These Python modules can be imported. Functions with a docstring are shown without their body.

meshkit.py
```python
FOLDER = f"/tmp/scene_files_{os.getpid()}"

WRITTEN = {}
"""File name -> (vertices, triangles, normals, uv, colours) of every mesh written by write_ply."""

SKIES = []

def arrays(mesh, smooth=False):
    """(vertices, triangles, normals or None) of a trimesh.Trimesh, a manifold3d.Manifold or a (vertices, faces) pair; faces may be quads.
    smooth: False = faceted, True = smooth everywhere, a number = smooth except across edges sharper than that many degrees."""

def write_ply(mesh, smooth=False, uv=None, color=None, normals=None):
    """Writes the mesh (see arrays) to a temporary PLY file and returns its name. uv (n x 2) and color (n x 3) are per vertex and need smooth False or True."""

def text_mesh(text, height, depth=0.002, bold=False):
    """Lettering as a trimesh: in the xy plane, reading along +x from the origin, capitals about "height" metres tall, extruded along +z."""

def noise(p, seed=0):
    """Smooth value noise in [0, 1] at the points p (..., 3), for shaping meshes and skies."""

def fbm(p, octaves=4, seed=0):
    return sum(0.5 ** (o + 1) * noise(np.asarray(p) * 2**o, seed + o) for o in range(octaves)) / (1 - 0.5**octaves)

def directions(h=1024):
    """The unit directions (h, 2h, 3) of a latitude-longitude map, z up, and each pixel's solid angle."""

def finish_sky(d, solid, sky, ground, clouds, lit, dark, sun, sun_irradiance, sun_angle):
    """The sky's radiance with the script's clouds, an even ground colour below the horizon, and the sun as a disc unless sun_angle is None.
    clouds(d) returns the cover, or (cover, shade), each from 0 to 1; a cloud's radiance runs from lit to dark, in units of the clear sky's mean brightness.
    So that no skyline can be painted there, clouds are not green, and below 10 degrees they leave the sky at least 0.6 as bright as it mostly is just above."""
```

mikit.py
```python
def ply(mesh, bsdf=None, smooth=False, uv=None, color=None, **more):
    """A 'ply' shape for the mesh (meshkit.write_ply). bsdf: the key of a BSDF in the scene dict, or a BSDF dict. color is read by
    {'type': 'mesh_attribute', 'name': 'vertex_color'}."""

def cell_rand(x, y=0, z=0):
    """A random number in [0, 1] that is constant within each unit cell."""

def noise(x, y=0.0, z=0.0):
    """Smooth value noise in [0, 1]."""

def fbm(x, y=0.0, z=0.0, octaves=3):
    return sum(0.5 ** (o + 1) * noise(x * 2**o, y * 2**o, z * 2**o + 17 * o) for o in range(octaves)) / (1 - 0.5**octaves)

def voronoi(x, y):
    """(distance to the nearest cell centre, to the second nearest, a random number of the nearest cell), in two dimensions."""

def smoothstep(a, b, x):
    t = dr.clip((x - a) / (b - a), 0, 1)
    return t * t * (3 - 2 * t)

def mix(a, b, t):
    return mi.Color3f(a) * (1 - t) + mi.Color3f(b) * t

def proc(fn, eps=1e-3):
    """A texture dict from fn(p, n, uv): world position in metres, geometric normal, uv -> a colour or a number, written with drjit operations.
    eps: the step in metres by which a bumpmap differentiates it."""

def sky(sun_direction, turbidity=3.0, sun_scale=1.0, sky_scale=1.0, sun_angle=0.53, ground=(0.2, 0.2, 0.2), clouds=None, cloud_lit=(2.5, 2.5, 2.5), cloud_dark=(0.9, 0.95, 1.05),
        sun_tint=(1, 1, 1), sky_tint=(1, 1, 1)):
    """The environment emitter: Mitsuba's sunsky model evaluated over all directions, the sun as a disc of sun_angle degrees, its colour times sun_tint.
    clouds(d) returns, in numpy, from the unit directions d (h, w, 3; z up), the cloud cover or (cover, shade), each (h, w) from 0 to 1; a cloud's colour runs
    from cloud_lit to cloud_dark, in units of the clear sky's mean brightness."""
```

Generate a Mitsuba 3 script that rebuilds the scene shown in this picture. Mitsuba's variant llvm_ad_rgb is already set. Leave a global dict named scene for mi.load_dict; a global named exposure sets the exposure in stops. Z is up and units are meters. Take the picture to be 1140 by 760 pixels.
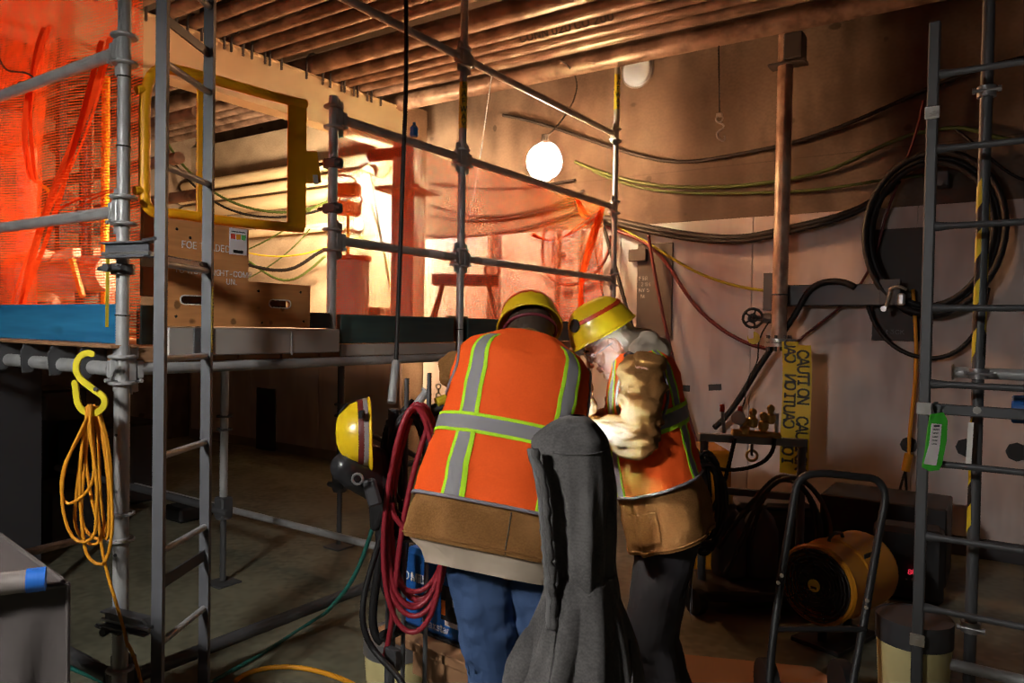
import math, random
import numpy as np, trimesh, mitsuba as mi, drjit as dr
import manifold3d as m3
import mikit, meshkit
from mikit import noise, fbm, smoothstep, mix, cell_rand
from scipy.interpolate import CubicSpline
random.seed(5); np.random.seed(5)
T = mi.ScalarTransform4f
scene, labels = {}, {}

# ------------------------------------------------------------------ camera
F = 820.0; YAW = math.radians(34.3); PITCH = math.radians(-1.12); ROLL = math.radians(1.0)
EYE = np.array([0, 0, 1.6])
_f0 = np.array([-math.sin(YAW), math.cos(YAW), 0]); _r0 = np.array([math.cos(YAW), math.sin(YAW), 0]); _z = np.array([0, 0, 1.0])
FWD = _f0 * math.cos(PITCH) + _z * math.sin(PITCH)
_u0 = np.cross(_r0, FWD)
RGT = _r0 * math.cos(ROLL) + _u0 * math.sin(ROLL)
UPV = np.cross(RGT, FWD)
scene['camera'] = {'type': 'perspective', 'fov': 2 * math.degrees(math.atan(570 / F)), 'fov_axis': 'x', 'near_clip': 0.05, 'far_clip': 100.0,
                   'to_world': T().look_at(origin=EYE.tolist(), target=(EYE + FWD).tolist(), up=UPV.tolist())}
exposure = 0.0

def ray(px, py): return FWD + (px - 570) / F * RGT - (py - 380) / F * UPV
def P(px, py, Y): return EYE + Y * ray(px, py)            # pixel + depth
def Pk(k, px, py, v):                                     # pixel + the plane coordinate k = v
    d = ray(px, py); return EYE + d * (v - EYE[k]) / d[k]
def PX(px, py, x): return Pk(0, px, py, x)
def PY(px, py, y): return Pk(1, px, py, y)
def PZ(px, py, z): return Pk(2, px, py, z)
def C(X, Y, Z): return X * _r0 + Y * _f0 + np.array([0, 0, Z])    # right of / ahead of the camera, height above the floor
def toC(p): p = np.asarray(p, float); return np.stack([p @ _r0, p @ _f0, p[..., 2]], -1)

# ------------------------------------------------------------------ light levels
AMBIENT = (0.012, 0.0115, 0.011)
LAMP = np.array([1.0, 0.52, 0.25]) * 290       # round work lamp by the wall
INNER = np.array([1.0, 0.68, 0.38]) * 2400      # floodlight on the platform, aimed at the wall
REAR = np.array([1.0, 0.66, 0.36]) * 300       # floodlight behind the plywood panel
BENCH = np.array([1.0, 0.93, 0.80]) * 1500      # small lamp on the bench between the two men
BAY = np.array([1.0, 0.97, 0.92]) * 265         # lamp of the hall behind the camera
scene['ambient'] = {'type': 'constant', 'radiance': {'type': 'rgb', 'value': list(AMBIENT)}}

# ------------------------------------------------------------------ helpers
def rgb(c): return {'type': 'rgb', 'value': [float(v) for v in c]}
MATS = {}
def mat(name, color, rough=0.5, metal=0.0, spec=0.5, bump=None, **more):
    b = {'type': 'principled', 'base_color': color if isinstance(color, dict) else rgb(color), 'roughness': rough if isinstance(rough, dict) else float(rough), 'metallic': float(metal), 'specular': float(spec), **more}
    if bump: b = {'type': 'bumpmap', 'arbitrary': mikit.proc(bump[0], bump[2] if len(bump) > 2 else 1e-3), 'scale': bump[1], 'bsdf': b}
    scene['mat_' + name] = {'type': 'twosided', 'bsdf': b}
    return 'mat_' + name
_count = {}
def numbered(name):
    k = _count.get(name, 0); _count[name] = k + 1
    return name if k == 0 else f'{name}_{k:03d}'
def lab(key, label=None, cat=None, group=None, kind=None):
    d = {}
    if label: d['label'] = label
    if cat: d['category'] = cat
    if group: d['group'] = group
    if kind: d['kind'] = kind
    if d: labels[key] = d
def thing(name, label, cat, group=None):
    key = numbered(name); lab(key, label, cat, group); return key
def solo(name, mesh, m, label, cat, group=None, smooth=30, **kw):
    key = thing(name, label, cat, group); scene[key] = mikit.ply(mesh, m, smooth, **kw); return key
def part(parent, name, mesh, m, label=None, smooth=30, kind=None, **kw):
    key = numbered(parent + '__' + name); scene[key] = mikit.ply(mesh, m, smooth, **kw); lab(key, label, kind=kind); return key
def struct(name, mesh, m, smooth=False, label=None, cat=None):
    scene[name] = mikit.ply(mesh, m, smooth); lab(name, label or name.replace('_', ' '), cat or name.split('_')[0], kind='structure'); return name
cat_ = trimesh.util.concatenate
def unit(v): v = np.asarray(v, float); return v / (np.linalg.norm(v) + 1e-12)
def basis(o, x, y, z=None):
    M = np.eye(4); x = unit(x); z = unit(np.cross(x, y)) if z is None else unit(z); y = np.cross(z, x)
    M[:3, 0], M[:3, 1], M[:3, 2], M[:3, 3] = x, y, z, o; return M
def perp(d):
    d = unit(d); a = np.array([0, 0, 1.0]) if abs(d[2]) < 0.9 else np.array([1.0, 0, 0])
    a = unit(np.cross(a, d)); return a, np.cross(d, a)
def box(p0, p1, b=0.0):
    p0, p1 = np.minimum(p0, p1), np.maximum(p0, p1); c, s = (np.array(p0) + p1) / 2, np.array(p1) - p0
    return obox(c, s, b)
def obox(c, s, b=0.0, M=None):
    s = np.asarray(s, float)
    if b > 0:
        b = min(b, s.min() * 0.45); pts = []
        for sx in (-1, 1):
            for sy in (-1, 1):
                for sz in (-1, 1):
                    h = s / 2
                    pts += [[sx * (h[0] - b), sy * (h[1] - b), sz * h[2]], [sx * (h[0] - b), sy * h[1], sz * (h[2] - b)], [sx * h[0], sy * (h[1] - b), sz * (h[2] - b)]]
        m = trimesh.Trimesh(pts).convex_hull
    else: m = trimesh.creation.box(s)
    if M is not None: m.apply_transform(M)
    m.apply_translation(np.asarray(c, float)); return m
def beam(p, q, w, h, up=(0, 0, 1), b=0.0):
    """A box from p to q, w wide and h high."""
    p, q = np.asarray(p, float), np.asarray(q, float); d = q - p; z = unit(np.asarray(up, float) - unit(d) * np.dot(up, unit(d)))
    M = np.eye(4); M[:3, 0] = unit(d); M[:3, 2] = z; M[:3, 1] = np.cross(z, unit(d))
    return obox((p + q) / 2, [np.linalg.norm(d), w, h], b, M)
def rod(p, q, r, n=14, caps=True): return tube([p, q], r, n, caps, False)
def spline(pts, step=None, n=None):
    pts = np.asarray(pts, float)
    if len(pts) < 3: return pts
    t = np.r_[0, np.cumsum(np.linalg.norm(np.diff(pts, axis=0), axis=1) ** 0.7 + 1e-9)]
    L = np.linalg.norm(np.diff(pts, axis=0), axis=1).sum()
    n = n or int(max(len(pts) * 3, min(220, L / (step or 0.03))))
    return CubicSpline(t, pts, axis=0)(np.linspace(0, t[-1], n))
def tube(pts, r, n=10, caps=True, smooth=True, closed=False, step=None):
    p = spline(pts, step) if smooth else np.asarray(pts, float)
    k = len(p); t = np.gradient(p, axis=0) if k > 2 else np.repeat([p[-1] - p[0]], 2, 0)
    t /= np.linalg.norm(t, axis=1, keepdims=True) + 1e-12
    a = np.zeros_like(p); a[0] = perp(t[0])[0]
    for i in range(1, k):
        v = a[i - 1] - t[i] * np.dot(a[i - 1], t[i]); a[i] = unit(v)
    b = np.cross(t, a); ang = np.arange(n) * 2 * math.pi / n
    R = np.broadcast_to(r, (k,))[:, None, None]
    v = (p[:, None] + R * (np.cos(ang)[None, :, None] * a[:, None] + np.sin(ang)[None, :, None] * b[:, None])).reshape(-1, 3)
    i, j = np.meshgrid(np.arange(k - 1), np.arange(n), indexing='ij')
    q = np.stack([i * n + j, i * n + (j + 1) % n, (i + 1) * n + (j + 1) % n, (i + 1) * n + j], -1).reshape(-1, 4)
    f = np.vstack([q[:, [0, 1, 2]], q[:, [0, 2, 3]]])
    if caps:
        c0 = len(v); v = np.vstack([v, p[:1], p[-1:]]); j = np.arange(n)
        f = np.vstack([f, np.stack([(j + 1) % n, j, np.full(n, c0)], 1), np.stack([(k - 1) * n + j, (k - 1) * n + (j + 1) % n, np.full(n, c0 + 1)], 1)])
    return trimesh.Trimesh(v, f, process=False)
def pipe(p, q, r, wall=0.004, n=20):
    """An open-ended pipe."""
    p, q = np.asarray(p, float), np.asarray(q, float); L = np.linalg.norm(q - p)
    prof = [[r - wall, 0], [r, 0], [r, L], [r - wall, L], [r - wall, 0]]
    return lathe(prof, p, q - p, n)
def lathe(prof, o=(0, 0, 0), axis=(0, 0, 1), n=24):
    m = trimesh.creation.revolve(np.array(prof, float), sections=n)
    x, y = perp(axis); M = np.eye(4); M[:3, 0], M[:3, 1], M[:3, 2], M[:3, 3] = x, y, unit(axis), o
    m.apply_transform(M); return m
def disc(o, axis, r, h, n=20, b=0.0):
    b = min(b, h * 0.4, r * 0.4)
    prof = [[0, 0], [r - b, 0], [r, b], [r, h - b], [r - b, h], [0, h]] if b > 0 else [[0, 0], [r, 0], [r, h], [0, h]]
    return lathe(prof, o, axis, n)
def ring(o, axis, r, t, n=24, m=8):
    axis = np.asarray(axis, float)
    x, y = perp(axis); a = np.linspace(0, 2 * math.pi, n + 1)
    return tube([np.asarray(o) + r * (math.cos(v) * x + math.sin(v) * y) for v in a], t, m, False, False)
def ball(o, r, sub=2): m = trimesh.creation.icosphere(sub, 1.0); m.apply_scale(r); m.apply_translation(o); return m
def ext(poly, h, M):
    """A polygon (list of 2-d points or a shapely shape) extruded by h along z of M."""
    from shapely.geometry import Polygon
    m = trimesh.creation.extrude_polygon(poly if hasattr(poly, 'exterior') else Polygon(poly), h, engine='earcut'); m.apply_transform(M); return m
def text(s, h, o, x, y, depth=0.001, bold=True, center=False, sx=1.0):
    m = meshkit.text_mesh(s, h, depth, bold)
    m.apply_scale([sx, 1, 1])
    if center: m.apply_translation([-m.bounds[:, 0].mean(), 0, 0])
    m.apply_transform(basis(o, x, y)); return m
def sheet(grid, thick=0.0):
    """A quad sheet from a grid of points (a, b, 3); with thickness it gets a back and edges."""
    g = np.asarray(grid, float); a, b = g.shape[:2]
    i, j = np.meshgrid(np.arange(a - 1), np.arange(b - 1), indexing='ij')
    q = np.stack([i * b + j, (i + 1) * b + j, (i + 1) * b + j + 1, i * b + j + 1], -1).reshape(-1, 4)
    if not thick: return trimesh.Trimesh(g.reshape(-1, 3), np.vstack([q[:, [0, 1, 2]], q[:, [0, 2, 3]]]), process=False)
    n = np.cross(np.gradient(g, axis=0), np.gradient(g, axis=1)); n /= np.linalg.norm(n, axis=-1, keepdims=True) + 1e-12
    v = np.vstack([g.reshape(-1, 3), (g - n * thick).reshape(-1, 3)]); N = a * b
    rim = [(i, 0) for i in range(a)] + [(a - 1, j) for j in range(1, b)] + [(i, b - 1) for i in range(a - 2, -1, -1)] + [(0, j) for j in range(b - 2, 0, -1)]
    ix = [i * b + j for i, j in rim]; ixn = ix[1:] + ix[:1]
    e = np.array([[p, p + N, r + N, r] for p, r in zip(ix, ixn)])
    q = np.vstack([q, q[:, ::-1] + N, e])
    return trimesh.Trimesh(v, np.vstack([q[:, [0, 1, 2]], q[:, [0, 2, 3]]]), process=False)

# ------------------------------------------------------------------ materials
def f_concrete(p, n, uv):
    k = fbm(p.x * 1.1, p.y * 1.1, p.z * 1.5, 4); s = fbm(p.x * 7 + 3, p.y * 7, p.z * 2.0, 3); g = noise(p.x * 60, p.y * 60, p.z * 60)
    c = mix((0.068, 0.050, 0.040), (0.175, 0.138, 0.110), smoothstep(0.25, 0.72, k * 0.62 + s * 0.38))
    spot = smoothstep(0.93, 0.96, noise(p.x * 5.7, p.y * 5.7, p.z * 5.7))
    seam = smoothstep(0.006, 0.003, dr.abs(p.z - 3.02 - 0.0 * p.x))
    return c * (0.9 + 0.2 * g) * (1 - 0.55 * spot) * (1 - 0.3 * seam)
def f_concrete_lit(p, n, uv):
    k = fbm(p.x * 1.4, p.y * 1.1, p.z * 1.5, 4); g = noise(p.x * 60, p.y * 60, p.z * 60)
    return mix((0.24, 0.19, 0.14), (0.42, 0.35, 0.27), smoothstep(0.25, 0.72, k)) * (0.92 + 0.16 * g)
mat('concrete_pale', mikit.proc(f_concrete_lit), 0.85, spec=0.25)  # lighter copy of the concrete, lamp brightness put into the colour
mat('concrete', mikit.proc(f_concrete), 0.85, spec=0.25)
def f_floor(p, n, uv):
    k = fbm(p.x * 1.3, p.y * 1.3, 0.0, 4); s = noise(p.x * 30, p.y * 30, 2.0)
    return mix((0.095, 0.095, 0.066), (0.185, 0.18, 0.125), smoothstep(0.25, 0.75, k * 0.8 + s * 0.2))
mat('floor', mikit.proc(f_floor), 0.42, spec=0.4)
def f_liner(p, n, uv):
    k = fbm(p.x * 1.7, p.z * 1.7, 5.0, 4); w = fbm(p.x * 9, p.z * 2.2, 1.0, 3)
    return mix((0.50, 0.405, 0.37), (0.68, 0.585, 0.55), smoothstep(0.25, 0.65, 0.6 * k + 0.4 * w))
mat('liner', mikit.proc(f_liner), 0.6, spec=0.3)
def f_ply(p, n, uv):
    g = fbm(p.x * 6 + p.y * 6, p.z * 60, 3.0, 3); k = fbm(p.x * 5, p.y * 5, p.z * 5, 3)
    knot = smoothstep(0.88, 0.94, noise(p.x * 15, p.y * 15, p.z * 15))
    return mix((0.40, 0.15, 0.045), (0.75, 0.35, 0.13), 0.5 * g + 0.5 * k) * (1 - 0.6 * knot)
mat('plywood', mikit.proc(f_ply), 0.6, spec=0.3)
def f_galv(p, n, uv):
    k = fbm(p.x * 18, p.y * 18, p.z * 9, 3); return mix((0.27, 0.275, 0.28), (0.50, 0.505, 0.50), k)
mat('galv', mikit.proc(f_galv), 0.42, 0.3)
def f_rust(p, n, uv):
    k = fbm(p.x * 7, p.y * 7, p.z * 7, 4); return mix((0.105, 0.067, 0.053), (0.27, 0.19, 0.15), smoothstep(0.3, 0.7, k))
mat('rusty_pipe', mikit.proc(f_rust), 0.42, 0.25)
def f_column(p, n, uv):
    k = fbm(p.x * 7, p.y * 7, p.z * 5, 4); return mix((0.26, 0.165, 0.12), (0.56, 0.43, 0.34), smoothstep(0.3, 0.7, k))
mat('column_pipe', mikit.proc(f_column), 0.45, 0.15)
def f_blue(p, n, uv):
    g = fbm(p.x * 2.2 + p.y * 2.2, p.z * 26, 1.0, 4); k = smoothstep(0.74, 0.86, noise(p.x * 5.5 + 4, p.y * 5.5, p.z * 9))
    return mix((0.008, 0.075, 0.19), (0.03, 0.22, 0.40), g) * (1 - 0.7 * k)
mat('blue_board', mikit.proc(f_blue), 0.55, spec=0.35)
def f_green(p, n, uv):
    g = fbm(p.x * 2.2 + p.y * 2.2, p.z * 22, 1.0, 4)
    return mix((0.012, 0.030, 0.038), (0.035, 0.075, 0.065), g)
mat('green_board', mikit.proc(f_green), 0.5, spec=0.4)
def f_denim(p, n, uv):
    t = 0.5 + 0.5 * dr.sin((p.x + p.y) * 900) * dr.sin(p.z * 1300); k = fbm(p.x * 9, p.y * 9, p.z * 6, 3)
    return mix((0.022, 0.045, 0.11), (0.075, 0.125, 0.25), 0.7 * smoothstep(0.2, 0.8, k) + 0.3 * t)
mat('denim', mikit.proc(f_denim), 0.9, spec=0.1)
def f_grey_denim(p, n, uv):
    k = fbm(p.x * 12, p.y * 12, p.z * 5, 4); t = noise(p.x * 260, p.y * 260, p.z * 260)
    return mix((0.045, 0.043, 0.043), (0.135, 0.128, 0.125), smoothstep(0.2, 0.8, 0.8 * k + 0.2 * t))
mat('grey_denim', mikit.proc(f_grey_denim), 0.95, spec=0.08)
def f_duck(p, n, uv):
    k = fbm(p.x * 10, p.y * 10, p.z * 7, 4); t = noise(p.x * 230, p.y * 230, p.z * 230)
    return mix((0.17, 0.075, 0.022), (0.30, 0.145, 0.052), smoothstep(0.2, 0.8, 0.75 * k + 0.25 * t))
mat('duck', mikit.proc(f_duck), 0.9, spec=0.12)
def f_vest(p, n, uv):
    t = noise(p.x * 300, p.y * 300, p.z * 300); k = fbm(p.x * 6, p.y * 6, p.z * 6, 3)
    return mix((0.86, 0.085, 0.012), (1.0, 0.135, 0.02), 0.5 * t + 0.5 * k)
mat('vest', mikit.proc(f_vest), 0.8, spec=0.2)
mat('lime', (0.52, 0.82, 0.03), 0.7, spec=0.2)
mat('reflective', (0.235, 0.225, 0.24), 0.7, 0.0)
mat('vest_edge', (0.22, 0.20, 0.22), 0.8)
mat('helmet', (0.80, 0.53, 0.012), 0.28, spec=0.6, clearcoat=0.6, clearcoat_gloss=0.85)
mat('red_tape', (0.60, 0.045, 0.01), 0.4)
mat('black', (0.012, 0.012, 0.013), 0.5)
mat('black_rubber', (0.011, 0.0105, 0.011), 0.55, spec=0.35)
mat('black_plastic', (0.02, 0.02, 0.022), 0.3)
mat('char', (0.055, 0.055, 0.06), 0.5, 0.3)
mat('steel', (0.30, 0.30, 0.31), 0.35, 0.7)
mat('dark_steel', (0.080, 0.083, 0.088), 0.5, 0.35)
mat('grey_paint', (0.11, 0.114, 0.128), 0.5, 0.1)
mat('alu', (0.50, 0.47, 0.43), 0.5, 0.4)
mat('zinc', (0.62, 0.60, 0.56), 0.28, 0.8)
mat('brass', (0.62, 0.40, 0.13), 0.3, 0.85)
mat('yellow_paint', (0.92, 0.42, 0.010), 0.4)
mat('yellow_hook', (0.70, 0.58, 0.02), 0.4)
mat('yellow_tape', (0.62, 0.47, 0.03), 0.4)
mat('orange_cord', (0.72, 0.30, 0.015), 0.5)
mat('yellow_cord', (0.55, 0.42, 0.03), 0.5)
mat('green_cord', (0.055, 0.085, 0.02), 0.5)
mat('teal_cord', (0.015, 0.12, 0.095), 0.5)
mat('red_hose', (0.27, 0.018, 0.030), 0.45)
mat('dark_red', (0.12, 0.015, 0.014), 0.5)
mat('cream', (0.66, 0.55, 0.37), 0.55)
mat('pedestal', (0.66, 0.52, 0.42), 0.6)
mat('cream_bucket', (0.62, 0.53, 0.25), 0.5)
mat('white_plastic', (0.80, 0.80, 0.78), 0.45)
mat('white_paint', (0.70, 0.68, 0.64), 0.7)
mat('blue_plastic', (0.012, 0.085, 0.30), 0.4)
mat('blue_tape', (0.02, 0.14, 0.55), 0.45)
mat('embed', (0.050, 0.043, 0.040), 0.6, 0.2)
mat('fleece', (0.13, 0.125, 0.125), 0.95, spec=0.1)
mat('hood_grey', (0.46, 0.375, 0.29), 0.95, spec=0.1)
mat('skin', (0.62, 0.34, 0.24), 0.5, spec=0.4)
mat('hair', (0.045, 0.025, 0.014), 0.7)
mat('dark_cloth', (0.022, 0.020, 0.024), 0.95)
mat('boot', (0.05, 0.032, 0.02), 0.6)
mat('bag_cloth', (0.085, 0.073, 0.070), 0.9)
mat('bag_tube', (0.22, 0.19, 0.175), 0.6)
mat('grey_cloth', (0.26, 0.23, 0.22), 0.9)
mat('maroon', (0.16, 0.02, 0.03), 0.6)
mat('orange_plastic', (0.75, 0.16, 0.02), 0.45)
mat('green_tag', (0.05, 0.42, 0.035), 0.5)
mat('paper', (0.72, 0.66, 0.66), 0.7)
mat('print_red', (0.65, 0.08, 0.05), 0.6); mat('print_green', (0.10, 0.42, 0.10), 0.6); mat('print_orange', (0.8, 0.35, 0.03), 0.6)
mat('fan_yellow', (0.50, 0.19, 0.010), 0.45)
mat('brown_board', (0.30, 0.155, 0.075), 0.7)
mat('ceiling', (0.075, 0.06, 0.05), 0.9)
mat('light_disc', (0.60, 0.62, 0.66), 0.6)
mat('glow_red', (0.3, 0.01, 0.02), 0.5)
scene['mat_lens'] = {'type': 'thindielectric', 'int_ior': 1.5}
scene['mat_net'] = {'type': 'principledthin', 'base_color': rgb((1.0, 0.115, 0.022)), 'roughness': 0.6, 'diff_trans': 1.0, 'spec_trans': 0.0}

# ------------------------------------------------------------------ the setting
WY = 6.3                                     # the back wall
struct('floor', box((-9.5, -3.5, -0.2), (6.0, 7.0, 0)), 'mat_floor', label='grey green concrete floor', cat='floor')
struct('wall_back', box((-9.5, WY, 0), (6.0, WY + 0.4, 4.7)), 'mat_concrete', label='stained brown concrete wall behind the two men', cat='wall')
struct('wall_left', box((-9.9, -3.5, 0), (-9.5, 7.0, 4.7)), 'mat_concrete', label='dark concrete wall far left', cat='wall')
struct('wall_back_left', box((-9.5, WY - 0.35, 0), (-5.5, WY, 4.0)), 'mat_concrete_pale', label='concrete wall section standing proud behind the platform, lamp brightness put into its colour', cat='wall')
struct('ceiling', box((-9.5, -3.5, 4.7), (6.0, 7.0, 4.9)), 'mat_ceiling', label='dark ceiling above the pipes', cat='ceiling')
# the painted lower part of the wall, in panels with narrow joints
LZ = 2.56
xs = [-5.48, -4.28, -3.06, -1.84, -0.62, 0.60, 1.82, 3.04, 4.26, 5.9]
struct('wall_liner', box((-5.48, WY - 0.012, 0.12), (5.9, WY, LZ - 0.01)), 'mat_white_paint', label='white painted lower part of the back wall', cat='wall')
for a, b in zip(xs[:-1], xs[1:]):
    part('wall_liner', 'panel', box((a + .002, WY - 0.034, 0.12), (b - .002, WY - 0.012, LZ), 0.003), 'mat_liner', smooth=False)
struct('wall_liner_left', box((-9.4, WY - 0.362, 0.12), (-5.5, WY - 0.35, 1.60)), 'mat_white_paint', label='white painted wall under the platform', cat='wall')
for a, b in ((-9.4, -8.1), (-8.1, -6.8), (-6.8, -5.5)):
    part('wall_liner_left', 'panel', box((a + .003, WY - 0.384, 0.12), (b - .003, WY - 0.362, 1.60), 0.003), 'mat_liner', smooth=False)
struct('baseboard_back', box((-5.48, WY - 0.06, 0), (5.9, WY - 0.034, 0.14), 0.004), 'mat_char', label='dark skirting along the back wall', cat='baseboard')
# steel embed plates and openings in the wall
def embed(px0, py0, px1, py1, label, y=WY - 0.034, m='mat_embed', t=0.02, nm='steel_plate'):
    a, b = PY(px0, py0, y), PY(px1, py1, y)
    k = solo(nm, box((a[0], y - t, b[2]), (b[0], y, a[2]), 0.004), m, label, 'plate', smooth=False); return k, a, b
k, a, b = embed(711, 272, 748, 376, 'dark grey steel plate on the white wall above the right helmet, chalk marks on it')
part(k, 'bracket', box((a[0] - .07, WY - .10, a[2] - .16), (a[0] + .10, WY - .056, a[2] - .05), .004), 'mat_embed')
rs = np.random.RandomState(3)
for i in range(4):
    part(k, 'chalk_mark', text(['F5R', '2 84', 'NY 5', 'M'][i], .033, (a[0] + .02 + .02 * (i % 2), WY - .056, a[2] - .33 - .055 * i), (1, 0, 0), (0, 0, 1), .0008, False), 'mat_white_paint', smooth=False)
k, a, b = embed(974, 256, 1027, 380, 'dark steel plate on the white wall behind the hanging cable coil')
part(k, 'chalk_mark', text('1M 3CK', .035, (a[0] + .04, WY - .056, b[2] + .05), (1, 0, 0), (0, 0, 1), .0008, False), 'mat_grey_paint', smooth=False)
embed(287, 431, 307, 503, 'narrow black panel on the white wall under the platform', WY - 0.384, 'mat_black', nm='wall_panel')
for i, (px, py, r) in enumerate(((1012, 495, .055), (1075, 498, .058), (1132, 503, .06))):
    o = PY(px, py, WY - .034)
    solo('wall_port', disc(o + [0, -.006, 0], (0, 1, 0), r * 1.12, .03, 8), 'mat_black', ['black round port in the white wall behind the yellow cord plug', 'black round port in the white wall between the scaffold frame leg and striped post', 'dark round port at the right edge of the picture'][i], 'port')
for (px, py), w, rot, n in (((762, 432), .075, 0, 'dark tape strip on the white wall touching the vest of the right man'), ((796, 431), .085, 6, 'dark tape strip on the white wall right of the right man')):
    o = PY(px, py, WY - .0345); m = obox((0, 0, 0), (w * 1.35, .002, .055)); m.apply_transform(trimesh.transformations.rotation_matrix(math.radians(-rot), (0, 1, 0))); m.apply_translation(o)
    solo('tape_strip', m, 'mat_char', n, 'tape', smooth=False)
# pale round cover on the upper wall
o = PY(710, 79, WY)
k = thing('wall_disc', 'pale blue grey round cover high on the concrete wall under the pipes', 'cover')
part(k, 'cover', lathe([[0, -.05], [.10, -.045], [.135, -.03], [.15, 0.0]], o, (0, 1, 0), 32), 'mat_light_disc')
part(k, 'rim', ring(o + [0, -.005, 0], (0, 1, 0), .155, .008, 32), 'mat_steel')
# chain hanging from the ceiling pipes by a hook
a, b = PY(800, 46, 5.84), PY(801, 128, 5.84)
k = thing('hanging_wire', 'thin wire with a small shackle and hook hanging before the concrete wall', 'hook')
part(k, 'wire', rod(a, b, .006, 8), 'mat_black')
part(k, 'shackle', cat_([ring(b + [0, 0, -.03], (0, 1, 0), .028, .007), obox(b, (.05, .03, .03), .004)]), 'mat_steel')
part(k, 'hook', tube([b + [.0, 0, -.06], b + [.03, 0, -.11], b + [-.02, 0, -.15], b + [.03, 0, -.21], b + [.045, 0, -.17]], .008, 8), 'mat_steel')
# concrete pillar at the far left, under the platform
c0, c1 = P(-30, 500, 4.6), P(20, 500, 4.6)
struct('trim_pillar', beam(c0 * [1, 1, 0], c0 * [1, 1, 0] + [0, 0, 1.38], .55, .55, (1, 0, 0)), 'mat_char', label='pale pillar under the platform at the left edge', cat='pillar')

# ------------------------------------------------------------------ ceiling pipes on their beam
BX, BZ = -5.5, 3.93
k = thing('pipe_beam', 'cream painted steel beam under the ceiling pipes, studded with pipe clamps', 'beam')
part(k, 'web', box((BX - .012, 0.6, BZ - .44), (BX + .012, 5.95, BZ - .02)), 'mat_cream', smooth=False)
part(k, 'top_flange', box((BX - .10, 0.6, BZ - .02), (BX + .03, 5.95, BZ), .003), 'mat_cream', smooth=False)
part(k, 'bottom_flange', box((BX - .10, 0.6, BZ - .46), (BX + .09, 5.95, BZ - .44), .003), 'mat_cream', smooth=False)
pipes = [(1.5, .06), (1.8, .05), (2.1, .06), (2.45, .055), (2.75, .06), (2.98, .05), (3.22, .055), (3.44, .05), (3.64, .055), (3.83, .045), (4.04, .055), (4.22, .05), (4.66, .085), (4.92, .06), (5.09, .05), (5.27, .055), (5.46, .055)]
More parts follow.
